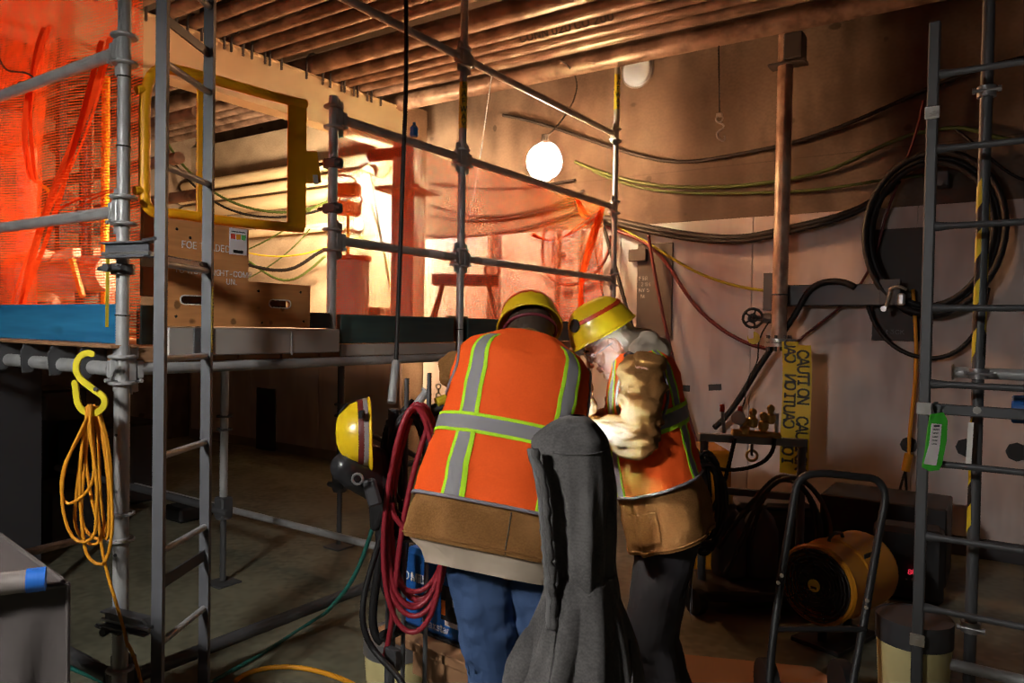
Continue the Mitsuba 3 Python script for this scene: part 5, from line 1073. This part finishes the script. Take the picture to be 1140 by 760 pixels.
# spiralling hazard tape, its yellow and black lengths as pieces
def spiral(z0, z1, ph0, side, n, m0):
    for i in range(n):
        a, b = z0 + (z1 - z0) * i / n, z0 + (z1 - z0) * (i + 1) / n; t = np.linspace(0, 1, 7); rr = .0252
        z = a + (b - a) * t; ph = ph0 + .35 * np.sin(z * 4)
        g = []
        for dp in (-.62, 0, .62): g.append(np.stack([pt_[0] + rr * np.cos(ph + dp), pt_[1] + rr * np.sin(ph + dp), z + .035 * dp * (1 if side else -1)], -1))
        part(k, 'tape_stripe', sheet(np.stack(g, 1), .0008), 'mat_yellow_tape' if (i + m0) % 2 == 0 else 'mat_black', smooth=True)
view = math.atan2(EYE[1] - pt_[1], EYE[0] - pt_[0]); dz = lambda py: P(1090, py, 3.12)[2]
spiral(dz(398), dz(205), view - 1.05, True, 7, 0); spiral(dz(590), dz(470), view - 1.0, True, 5, 0); spiral(dz(400), dz(205), view + 1.35, False, 7, 1)
part(k, 'tape_tail', beam(P(1081, 470, 3.08), P(1078, 520, 3.08), .004, .02, (1, 0, 0)), 'mat_white_paint', smooth=False)
for py in (104, 416, 700):
    o = np.array([pt_[0], pt_[1], dz(py)])
    part(k, 'coupler', cat_([lathe([[.024, -.022], [.036, -.022], [.036, .022], [.024, .022], [.024, -.022]], o, n=18), rod(o + [-.045, -.03, 0], o + [.05, -.03, 0], .007, 8), disc(o + [.04, -.03, 0], (1, 0, 0), .013, .014, 6), disc(o + [-.05, -.03, 0], (1, 0, 0), .013, .012, 6)]), 'mat_steel')
def outrig(px0, py0, Y, r, L, label, m='mat_galv', flange=True):
    o = P(px0, py0, Y); k = thing('clamp_tube', label, 'tube'); part(k, 'tube', pipe(o, o + rx * L, r, .004), m)
    if flange: part(k, 'flared_end', ring(o, rx, r * 1.25, .005, 20), m)
outrig(1061, 414, 3.20, .0242, .9, 'galvanised tube end clamped to the striped post'); outrig(1050, 737, 3.15, .0242, .9, 'galvanised tube end low on the striped post')
o = P(1040, 455, 3.06); k = thing('cross_channel', 'dark flat cross bar behind the green tag, ending in a blue cylinder', 'bar')
part(k, 'bar', box((lg[0] + .02, lg[1] + .03, o[2] - .022), (lg[0] + .62, lg[1] + .05, o[2] + .022), .004), 'mat_dark_steel', smooth=False)
e = P(1126, 455, 3.06); part(k, 'blue_cylinder', cat_([disc(e, rx, .058, .3, 24, .006)]), 'mat_blue_plastic', 'blue cylinder'); part(k, 'bolt', disc(P(1088, 456, 3.0), (0, -1, 0), .016, .03, 8), 'mat_zinc')
k = thing('scaffold_tag', 'green scaffold tag holder with a pale printed card hanging on the frame leg', 'tag')
tg = [(1036, 462), (1049, 460), (1053, 468), (1052, 490), (1047, 515), (1044, 522), (1034, 523), (1027, 519), (1030, 505), (1033, 480)]
q = np.array([P(*t, RY - .06) for t in tg]); o = q[0]; M = basis(o, RGT, UPV)
def on(M, pts): return [tuple(((p - M[:3, 3]) @ M[:3, :3])[:2]) for p in pts]
part(k, 'holder', ext(Polygon(on(M, q)).buffer(.004), .006, M), 'mat_green_tag', smooth=False)
cq = np.array([P(*t, RY - .065) for t in ((1037, 471), (1048, 472), (1046, 495), (1042, 518), (1028, 516), (1034, 495))])
M2 = M.copy(); M2[:3, 3] = cq[0] ; part(k, 'card', ext(Polygon(on(M2, cq)), .003, M2), 'mat_paper', smooth=False)
for i in range(6):
    part(k, 'print_line', beam(P(1039.5 - i * .5, 474 + i * 4, RY - .072), P(1046 - i * .6, 474 + i * 4, RY - .072), .001, .004 if i else .008), 'mat_dark_steel', smooth=False)
part(k, 'hook', tube([P(1040, 462, RY - .06), P(1038, 450, RY - .055), P(1044, 448, RY - .05)], .004, 6), 'mat_dark_steel')
# buckets
def bucket(o, r, h, label, lid):
    k = thing('bucket', label, 'bucket'); part(k, 'body', lathe([[0, 0], [r * .9, 0], [r, h * .78], [r, h * .8], [0, h * .8]], o, n=36), 'mat_cream_bucket')
    part(k, 'band', lathe([[r * 1.0, h * .72], [r * 1.03, h * .72], [r * 1.03, h], [r * 1.0, h], [r * 1.0, h * .72]], o, n=36), lid); part(k, 'lid', disc(o + [0, 0, h * .94], (0, 0, 1), r * 1.0, h * .05, 36), lid)
bucket(P(1017, 720, 3.22) * [1, 1, 0], .148, .37, 'cream bucket with a dark rim behind the right scaffold frame', 'mat_char')
bucket(P(443, 720, 3.22) * [1, 1, 0], .145, .255, 'cream bucket with a steel band under the bench corner', 'mat_steel')

# ------------------------------------------------------------------ bench, welder, hoses left of the man seen from behind
BZ_ = .30
bl = PZ(418, 694, BZ_); ex = unit(C(.62, .78, 0)); 
k = thing('work_bench', 'low brown plank bench carrying the blue welder', 'bench')
b0 = P(428, 700, 3.15); b1 = P(536, 742, 2.80); b0[2] = b1[2] = BZ_
dv = unit((b1 - b0) * [1, 1, 0]); nv = np.cross(_z, dv); nv = nv if nv @ _f0 > 0 else -nv
part(k, 'top', beam(b0 + nv * .24 - dv * .04 - [0, 0, .02], b1 + nv * .24 + dv * .30 - [0, 0, .02], .50, .04, b=.004), 'mat_brown_board', smooth=False)
part(k, 'apron', beam(b0 + dv * .17 + nv * .02 - [0, 0, .09], b1 + nv * .02 + dv * .30 - [0, 0, .09], .025, .10), 'mat_brown_board', smooth=False)
for s, w in ((.62, .0), (.62, .44), (.03, .46)):
    o = b0 + dv * s + nv * (.04 + w); part(k, 'leg', box((o[0] - .025, o[1] - .025, 0), (o[0] + .025, o[1] + .025, BZ_ - .04)), 'mat_brown_board', smooth=False)
part(k, 'socket_box', obox(P(437, 733, 2.70), (.06, .03, .08), .004, basis((0, 0, 0), dv, nv)), 'mat_char', smooth=False)
# welder
k = thing('welder', 'blue portable welding power source on the low bench beside the jeans', 'welder')
wv = dv; wn = -nv; w0 = b0 + dv * .035 + nv * .07
Mw = basis((0, 0, 0), wv, nv); L_, Hh, Dd = .45, .335, .19
part(k, 'case', obox(w0 + wv * L_ / 2 + nv * Dd / 2 + [0, 0, Hh / 2 + .012], (L_, Dd, Hh), .02, Mw), 'mat_blue_plastic', smooth=False)
part(k, 'base_rail', obox(w0 + wv * L_ / 2 + nv * Dd / 2 + [0, 0, .007], (L_ * .98, Dd, .014), .003, Mw), 'mat_black', smooth=False)
wf = lambda s, z: w0 + wv * L_ * s + wn * .0015 + [0, 0, Hh * z + .012]
part(k, 'label_panel', obox(wf(.72, .46), (.40 * L_, .003, .42 * Hh), 0, Mw), 'mat_black', smooth=False)
part(k, 'label_bar', obox(wf(.74, .22), (.34 * L_, .004, .02), 0, Mw), 'mat_paper', smooth=False)
part(k, 'label_bar', obox(wf(.69, .52) , (.05 * L_, .004, .05), 0, Mw), 'mat_paper', smooth=False)
part(k, 'label_bar', obox(wf(.55, .40) , (.05 * L_, .004, .06), 0, Mw), 'mat_orange_plastic', smooth=False)
part(k, 'logo', text('Miller', .036, wf(.11, .60) + wn * .001, wv, _z, .002, True), 'mat_white_plastic', smooth=False)
part(k, 'logo_mark', cat_([ring(wf(.05, .65) + wn * .001, wn, .016, .003, 20)]), 'mat_white_plastic')
part(k, 'model_name', text('Maxstar', .030, wf(.28, .09) + wn * .001, wv, _z, .002, False), 'mat_white_plastic', smooth=False)
part(k, 'handle', tube([wf(.2, 1.0) + nv * .08, wf(.22, 1.14) + nv * .08, wf(.5, 1.17) + nv * .08, wf(.78, 1.14) + nv * .08, wf(.8, 1.0) + nv * .08], .011, 10), 'mat_black')
for s in (0.0, 1.0): part(k, 'end_frame', obox(w0 + wv * L_ * s + nv * Dd / 2 + [0, 0, Hh / 2 + .012], (.02, Dd * 1.02, Hh * 1.0), .006, Mw), 'mat_black', smooth=False)
# rack of pegs with hoses
k = thing('hose_rack', 'dark steel rack with upright pegs holding hoses and cables', 'rack')
HY = 2.80
for px_, py_ in ((478, 415), (453, 421), (438, 455)):
    a = P(px_, py_, HY); part(k, 'peg', rod([a[0], a[1], 0.0], a, .009 if px_ != 438 else .02, 10), 'mat_dark_steel')
part(k, 'bar', rod(P(430, 470, HY), P(500, 468, HY), .014), 'mat_dark_steel')
part(k, 'lower_bar', rod(P(438, 600, HY), P(478, 600, HY), .012), 'mat_dark_steel')
def coil(key, nm, c, rx_, rz_, n, r, m, seed, y0=0, depth=.02, pear=.25, jit=.08):
    rs = np.random.RandomState(seed)
    for i in range(n):
        a = np.linspace(0, 2 * math.pi, 46)[:-1]; fx_, fz_ = 1 + rs.uniform(-jit, jit), 1 + rs.uniform(-jit, jit) * .8
        w = 1 - pear * np.sin(a)
        top = c + _z * rz_
        p = top + np.outer(np.cos(a) * rx_ * fx_ * w + rs.uniform(-.01, .01), _r0) + np.outer((np.sin(a) - 1) * rz_ * fz_ * (1 + rs.uniform(-.05, .05)) + rs.uniform(-.008, .008), _z) + np.outer(depth * (i - n / 2) + .012 * np.sin(2 * a + i), _f0)
        part(key, nm, tube(np.vstack([p, p[:1]]), r, 8, False, False), m, smooth=True)
k = thing('red_hose_coil', 'coil of dark red welding hose hanging on a peg left of the vest', 'hose coil')
coil(k, 'turn', P(464, 562, HY - .09), .108, .370, 7, .0098, 'mat_red_hose', 5, depth=.017, pear=.30, jit=.10)
part(k, 'tail', tube([P(478, 470, HY - .12), P(462, 520, HY - .12), P(446, 600, HY - .12), P(436, 690, HY - .1), P(428, 730, HY - .06)], .010, 8), 'mat_red_hose', smooth=True)
part(k, 'tail', tube([P(436, 560, HY - .14), P(452, 588, HY - .14), P(474, 592, HY - .14), P(488, 582, HY - .13)], .010, 8), 'mat_red_hose', smooth=True)
k = thing('black_cable_coil', 'coils of black cable hanging between the yellow helmet and the red hose', 'cable coil')
coil(k, 'turn', P(455, 520, HY - .02), .075, .21, 7, .010, 'mat_black_rubber', 6, depth=.016, jit=.2)
coil(k, 'turn', P(436, 560, HY + .10), .05, .32, 4, .012, 'mat_black_rubber', 9, depth=.016, jit=.15)
solo('cable', tube([P(432, 560, HY - .1), P(420, 610, HY - .1), P(406, 660, HY - .12), P(404, 692, HY - .14), P(414, 720, HY - .14), P(436, 745, HY - .2), P(452, 770, HY - .25)], .011, 8), 'mat_black_rubber', 'black cable bowing out from the rack down to the floor', 'cable', smooth=True)
solo('cable', tube([P(430, 520, HY), P(424, 580, HY), P(420, 640, HY), P(416, 700, HY), P(425, 715, HY)], .016, 8), 'mat_black_rubber', 'thick black cable hanging straight beside the welder', 'cable', smooth=True)
solo('connector', rod(P(427, 708, HY), P(446, 700, HY - .05), .022, 10), 'mat_black_rubber', 'black cable connector lying on the bench end', 'connector')
k = thing('torch_bundle', 'dark bundle of torch handles and plugs on top of the rack', 'tools')
for i, (a, b, r, m) in enumerate((((448, 462), (462, 448), .022, 'mat_black'), ((470, 462), (494, 452), .024, 'mat_black'), ((455, 468), (490, 466), .020, 'mat_char'), ((486, 448), (497, 444), .02, 'mat_yellow_tape'), ((462, 452), (474, 437), .016, 'mat_galv'))):
    part(k, 'tool', rod(P(*a, HY + .03), P(*b, HY + .05), r, 12), m)
part(k, 'tool_cap', disc(P(474, 437, HY + .05), unit(P(474, 437, HY + .05) - P(462, 452, HY + .03)), .024, .008, 14), 'mat_galv')
part(k, 'chain', cat_([ring(P(488, 430 + 5 * i, HY + .05), RGT if i % 2 else _f0, .009, .0025, 12, 5) for i in range(4)]), 'mat_zinc', kind='stuff')
part(k, 'hook_tag', obox(P(482, 498, HY - .14), (.035, .003, .10), 0, basis((0, 0, 0), _r0, _f0)), 'mat_grey_cloth', smooth=False)
# yellow helmet with welding hood on the rack
hk = thing('welding_helmet', 'yellow hard hat with a black welding hood hanging from the rack', 'helmet')
hM = local(P(421, 480, 2.66), unit(C(.12, -.40, -.90)), unit(C(-.96, -.22, .05)))
helmet(hk, hM, emblem=[(math.pi * .90, .55)], strip=False, visor=.02, sc=.84)
hM = hM.copy(); hM[:3, :3] *= .84
v = np.linspace(0, 2 * math.pi, 60)
def strap(el_, w, m, off):
    ph = v; c_, s_ = np.cos(ph), np.sin(ph); out = []
    for e in (el_ - w, el_ + w):
        rr = math.cos(e * math.pi / 2) ** .72; zz = math.sin(e * math.pi / 2) ** .92; out.append(np.stack([(.138 + off) * c_ * rr, (.116 + off) * s_ * rr, .038 + zz * .135 + 0 * c_], -1))
    return sheet(apply(hM, np.stack(out[::-1], 0)), .002)
part(hk, 'goggle_strap', strap(.17, .055, None, .006), 'mat_dark_red', 'red and grey strap', smooth=True)
part(hk, 'goggle_strap', strap(.075, .04, None, .008), 'mat_grey_cloth', smooth=True)
part(hk, 'buckle', obox(apply(hM, (-.03, .145, .075)), (.02, .02, .03), .004), 'mat_black')
o = P(402, 520, 2.66)
wm = blob([hull_((P(385, 520, 2.62), .055), (P(412, 512, 2.70), .06), (P(420, 548, 2.70), .04), (P(392, 532, 2.62), .04))], .012, 5)
part(hk, 'welding_hood', wm, 'mat_black_plastic', 'black welding hood', smooth=True)
part(hk, 'hood_visor', obox(P(414, 548, 2.60), (.05, .02, .10), .01, basis((0, 0, 0), unit(_r0 + [0, 0, .3]), _f0)), 'mat_char', smooth=False)
part(hk, 'hood_hinge', ring(P(398, 533, 2.56), -_f0, .018, .005, 16), 'mat_steel')
part(hk, 'hanging_cloth', blob([hull_((P(420, 510, 2.70), .04), (P(428, 560, 2.72), .045), (P(418, 585, 2.72), .02))], .012, 4), 'mat_black', smooth=True)
# cords on the floor
solo('cord', tube([P(427, 556, 2.84), P(414, 590, 2.95), P(395, 640, 3.05), P(372, 672, 3.2), PZ(345, 693, .012), PZ(300, 722, .012), PZ(255, 748, .012), PZ(225, 765, .012)], .009, 8), 'mat_teal_cord', 'thin teal cord running from the rack across the floor', 'cord', smooth=True)
solo('cord', tube([PZ(262, 758, .012), PZ(285, 746, .012), PZ(315, 742, .012), PZ(350, 746, .012), PZ(390, 760, .012), PZ(410, 775, .012)], .011, 8), 'mat_orange_cord', 'yellow orange cord curving on the floor at the bottom edge', 'cord', smooth=True)
solo('cord', tube([PZ(76, 742, .012), PZ(100, 752, .012), PZ(130, 765, .012)], .010, 8), 'mat_teal_cord', 'short piece of teal cord on the floor beside the nearest post', 'cord', smooth=True)
# hanging black rope with its steel end
k = thing('hanging_rope', 'black cable hanging from the ceiling pipes down to a steel tube before the platform', 'cable')
part(k, 'rope', tube([[*P(452, -10, 3.55)[:2], BZ + .02], P(452, 0, 3.55), P(452, 90, 3.55), P(449, 180, 3.55), P(446, 270, 3.55), P(443, 350, 3.53), P(441, 405, 3.5)], .0105, 8), 'mat_black_rubber', smooth=True)
part(k, 'steel_end', rod(P(441, 402, 3.5), P(436, 448, 3.42), .020, 14), 'mat_galv')

# ------------------------------------------------------------------ yellow hook and orange cord on the nearest post
hY = 2.72
def arc(c, r, a0, a1, n=14): return [P(c[0] + r * math.cos(math.radians(v)), c[1] - r * math.sin(math.radians(v)), hY) for v in np.linspace(a0, a1, n)]
k = thing('cord_hook', 'yellow S hook on the bearer tube holding the orange cord', 'hook')
hp = [(103, 394), (97, 393), (90, 397), (86, 405), (86, 413), (90, 421), (98, 428), (106, 434), (113, 439), (117, 444), (116, 452), (110, 458), (102, 460), (95, 458), (89, 452), (86, 442), (85, 432), (84, 426)]
c2 = spline(np.array(hp, float), n=70); poly = LineString([tuple(((P(*q, hY) - P(100, 425, hY)) @ np.stack([RGT, UPV], 1))) for q in c2]).buffer(.0115, 6)
part(k, 'hook', ext(poly, .008, basis(P(100, 425, hY), RGT, UPV)), 'mat_yellow_hook', smooth=False)
part(k, 'bolt', disc(P(107, 433, hY - .012), -_f0, .008, .006, 8), 'mat_dark_steel')
k = thing('orange_cord_coil', 'long loops of orange cord hanging on the yellow hook beside the nearest post', 'cord')
loops = [([(101, 450), (92, 475), (74, 515), (69, 545), (73, 580), (88, 603), (103, 598), (107, 575), (108, 545), (103, 500), (101, 452)], 0), ([(97, 452), (86, 490), (70, 525), (74, 560), (92, 552), (104, 530), (101, 490), (100, 452)], 1),
         ([(104, 450), (112, 470), (119, 500), (123, 540), (125, 580), (122, 610), (113, 628), (100, 622), (93, 600), (89, 550), (91, 500), (100, 452)], 2), ([(102, 450), (104, 490), (107, 540), (112, 600), (120, 640), (132, 680), (142, 720)], 3),
         ([(99, 450), (95, 500), (100, 545), (112, 590), (118, 600), (121, 560), (116, 500), (106, 452)], 4), ([(98, 452), (90, 505), (84, 560), (88, 595), (105, 606), (118, 590), (124, 545), (121, 500), (108, 452)], 5), ([(103, 451), (110, 500), (113, 560), (112, 600), (97, 592), (91, 560), (95, 510), (101, 453)], 6)]
for p, i in loops:
    part(k, 'loop', tube([P(a, b, hY - .02 + .012 * i) for a, b in p], .0062, 8), 'mat_orange_cord', smooth=True)
part(k, 'tail', tube([P(142, 716, hY + .05), P(152, 740, hY + .1), P(160, 775, hY + .1)], .0062, 8), 'mat_orange_cord', smooth=True)
# grey mesh cloth tub with a rolled, blue taped handle at the bottom left
tb = thing('mesh_bag', 'grey mesh fabric bin at the bottom left corner, blue taped tube on top', 'bin')
def Wq(px_, py_, Y): return P(px_, py_, Y)
c = [Wq(-60, 640, 1.75), Wq(76, 638, 1.85), Wq(-5, 608, 2.3), Wq(-140, 612, 2.2)]
top = np.array([c[0], c[1], c[2], c[3]]); zt = np.mean(top[:, 2]); top[:, 2] = zt + np.array([0, .0, .0, .0])
ring_ = []
for i in range(4):
    for s in np.linspace(0, 1, 14)[:-1]: ring_.append(top[i] * (1 - s) + top[(i + 1) % 4] * s)
ring_ = np.array(ring_ + ring_[:1]); zs = np.linspace(0, 1, 16); cen_ = ring_.mean(0)
g = []
for s in zs:
    q = ring_.copy(); q[:, 2] = zt * (1 - s); n_ = (q - cen_) * [1, 1, 0]; n_ /= np.linalg.norm(n_, axis=1, keepdims=True) + 1e-9
    g.append(q + n_ * (.018 * np.sin(np.arange(len(q)) * .9 + 5 * s) * s * (1 - s) * 4)[:, None])
part(tb, 'cloth', sheet(np.array(g), .003), 'mat_bag_cloth', smooth=40)
part(tb, 'lid', sheet([[top[0] - [0, 0, .004], top[1] - [0, 0, .004]], [top[3] - [0, 0, .004], top[2] - [0, 0, .004]]], .003), 'mat_bag_cloth', smooth=False)
for i in range(4): part(tb, 'edge_seam', tube([top[i], top[(i + 1) % 4]], .006, 6, True, False), 'mat_bag_cloth')
part(tb, 'corner_seam', tube([top[1], top[1] * [1, 1, 0]], .006, 6, True, False), 'mat_bag_cloth')
a, b = P(-40, 645, 1.74), P(34, 634, 1.80); a[2] = b[2] = zt + .026
part(tb, 'tube_handle', rod(a, b, .027, 18), 'mat_bag_tube', 'pale tube'); e = b + unit(b - a) * .005
part(tb, 'blue_tape', rod(b - unit(b - a) * .008, b + unit(b - a) * .032, .029, 18), 'mat_blue_tape', 'blue tape')

# ------------------------------------------------------------------ things on the platform behind the nets
k = thing('pedestal', 'square pinkish pedestal with a flange plate, behind the net left of the tape lettered post', 'pedestal')
pY = 6.0
a = P(453, 352, pY); z1 = P(453, 195, pY)[2]; zf = P(453, 213, pY)[2]
Mp = basis((0, 0, 0), unit([1, .25, 0]), unit([-.25, 1, 0]))
part(k, 'column', obox([a[0], a[1], (1.5 + z1) / 2], (.20, .20, z1 - 1.5), .006, Mp), 'mat_pedestal', smooth=False)
part(k, 'flange', obox([a[0], a[1], zf], (.40, .40, .03), .004, Mp), 'mat_pedestal', smooth=False)
part(k, 'head', obox([a[0] - .02, a[1], z1 + .14], (.19, .16, .26), .012, Mp), 'mat_pedestal', smooth=False)
part(k, 'side_arm', rod([a[0] - .34, a[1] - .1, z1 + .17], [a[0], a[1] - .05, z1 + .17], .05, 16), 'mat_dark_red')
solo('bottle', lathe([[0, 0], [.022, 0], [.024, .01], [.024, .05], [.01, .065], [.009, .08], [0, .08]], PX(461, 152, SX) + [0, 0, .0], n=18), 'mat_blue_plastic', 'small blue bottle on the upper guard rail right of the hanging black cable', 'bottle')
for i, (n, px0, py0, px1, py1, Y) in enumerate((('pinkish drum standing behind the net right of the short post', 374, 290, 410, 350, 5.6),)):
    o = P((px0 + px1) / 2, py1, Y); zt_ = P((px0 + px1) / 2, py0, Y)[2]; r = (px1 - px0) / 2 * Y / F
    k = thing('drum', n, 'drum'); part(k, 'body', lathe([[0, 0], [r, 0], [r, zt_ - 1.5], [0, zt_ - 1.5]], [o[0], o[1], 1.497], n=30), 'mat_pedestal'); part(k, 'lid', disc([o[0], o[1], zt_], (0, 0, 1), r * 1.15, .03, 30), 'mat_orange_plastic')
solo('carton', obox([*P(418, 335, 6.2)[:2], 1.62], (.2, .2, .25), .004, Mp), 'mat_pedestal', 'small pale carton on the deck between drum and pedestal', 'carton', smooth=False)
k = thing('sawhorse', 'folding work stand with a thick top behind the net, left of the vest man head', 'work stand')
tY = 6.3; zt_ = P(520, 312, tY)[2]; a, b = P(482, 318, tY), P(555, 316, tY); a[2] = b[2] = zt_
part(k, 'top', beam(a, b, .24, .09, b=.006), 'mat_dark_steel', smooth=False)
for o, s in ((a * .85 + b * .15, -1), (a * .15 + b * .85, 1)):
    for t in (-1, 1): part(k, 'leg', rod(o - [0, 0, .04], [*(o + unit(b - a) * s * .12 + np.cross(_z, unit(b - a)) * .16 * t)[:2], 1.5], .018), 'mat_dark_steel')
part(k, 'handle', ring(P(548, 300, tY), _f0, .06, .012, 20), 'mat_dark_steel')
k = thing('insulated_pipe', 'fat horizontal insulated pipe on the deck behind the left net', 'pipe')
a, b = P(25, 312, 4.5), P(125, 316, 4.1); b[2] = a[2] = 1.86
part(k, 'pipe', rod(a, b, .10, 26), 'mat_pedestal'); d = unit(b - a)
for s in (.05, .13, .2, .5): part(k, 'flange', disc(a + d * s, d, .155, .03, 26), 'mat_pedestal')
for s in (.15, .65): part(k, 'support', beam([*(a + d * s)[:2], 1.5], a + d * s - [0, 0, .1], .1, .1, (1, 0, 0)), 'mat_dark_steel', smooth=False)
for i, (p, q, r, m, n) in enumerate((((118, 85), (118, 235), .022, 'mat_yellow_paint', 'yellow upright tube behind the left net nearest the post'), ((30, 165), (30, 240), .05, 'mat_pedestal', 'pale upright pipe behind the left net'), ((98, 120), (100, 330), .03, 'mat_rusty_pipe', 'brown upright pipe in the middle behind the left net'))):
    a, b = P(*p, 4.2), P(*q, 4.2); b = np.array([a[0], a[1], 1.5]); solo('upright_pipe', rod(a, b, r, 16), m, n, 'pipe')
k = thing('flow_valve', 'round flanged valve with a hand wheel behind the left net', 'valve'); o = P(42, 220, 5.2)
part(k, 'wheel', ring(o, _f0, .09, .014, 26), 'mat_yellow_paint'); part(k, 'body', lathe([[0, 0], [.11, 0], [.12, .04], [.09, .06], [.09, .16], [.12, .18], [.12, .22], [0, .22]], o + _f0 * .04, _f0, 26), 'mat_rusty_pipe'); part(k, 'stem', rod(o, o + _f0 * .05, .015), 'mat_steel'); part(k, 'pipe', rod(o + _f0 * .15, [*(o + _f0 * .15)[:2], 1.5], .05), 'mat_rusty_pipe')
solo('spanner_bar', beam(P(80, 288, 3.9), P(92, 330, 3.9), .03, .02), 'mat_yellow_paint', 'yellow bar leaning against the insulated pipe behind the left net', 'bar', smooth=False)
for i, (px_, py_, s) in enumerate(((35, 300, .17), (66, 303, .15), (100, 295, .22))):
    o = P(px_, py_, 4.9); solo('carton', box((o[0] - s / 2, o[1] - s / 2, 1.497), (o[0] + s / 2, o[1] + s / 2, o[2] + s / 2), .004), 'mat_pedestal', 'pale carton standing on the deck behind the left net, ' + ('leftmost of three', 'middle one of three', 'rightmost of three')[i], 'carton', smooth=False)
for i, (z, y) in enumerate(((3.3, 3.6), (3.05, 3.9), (2.8, 4.2), (3.2, 4.4), (2.6, 4.5))):
    solo('level_pipe', rod((SX - 4.6, y - 1.1, z), (SX - 2.0 - .1 * i, y - 1.1, z), .045), 'mat_rusty_pipe', 'brown level pipe behind the left net, ' + ('highest', 'second', 'fourth', 'third', 'lowest')[i] + ' of five', 'pipe')
for x, y in ((SX - 2.5, 3.9), (SX - 4.4, 4.0)): solo('pipe_stand', cat_([box((x - .03, 2.45, 2.2), (x + .03, 3.45, 2.26)), box((x - .03, 3.45, 1.497), (x + .03, 3.5, 3.5)), box((x - .03, 2.4, 1.497), (x + .03, 2.45, 3.5))]), 'mat_dark_steel', 'dark steel stand carrying the level pipes, ' + ('near', 'far') [x < SX - 3] + ' one', 'stand', smooth=False)
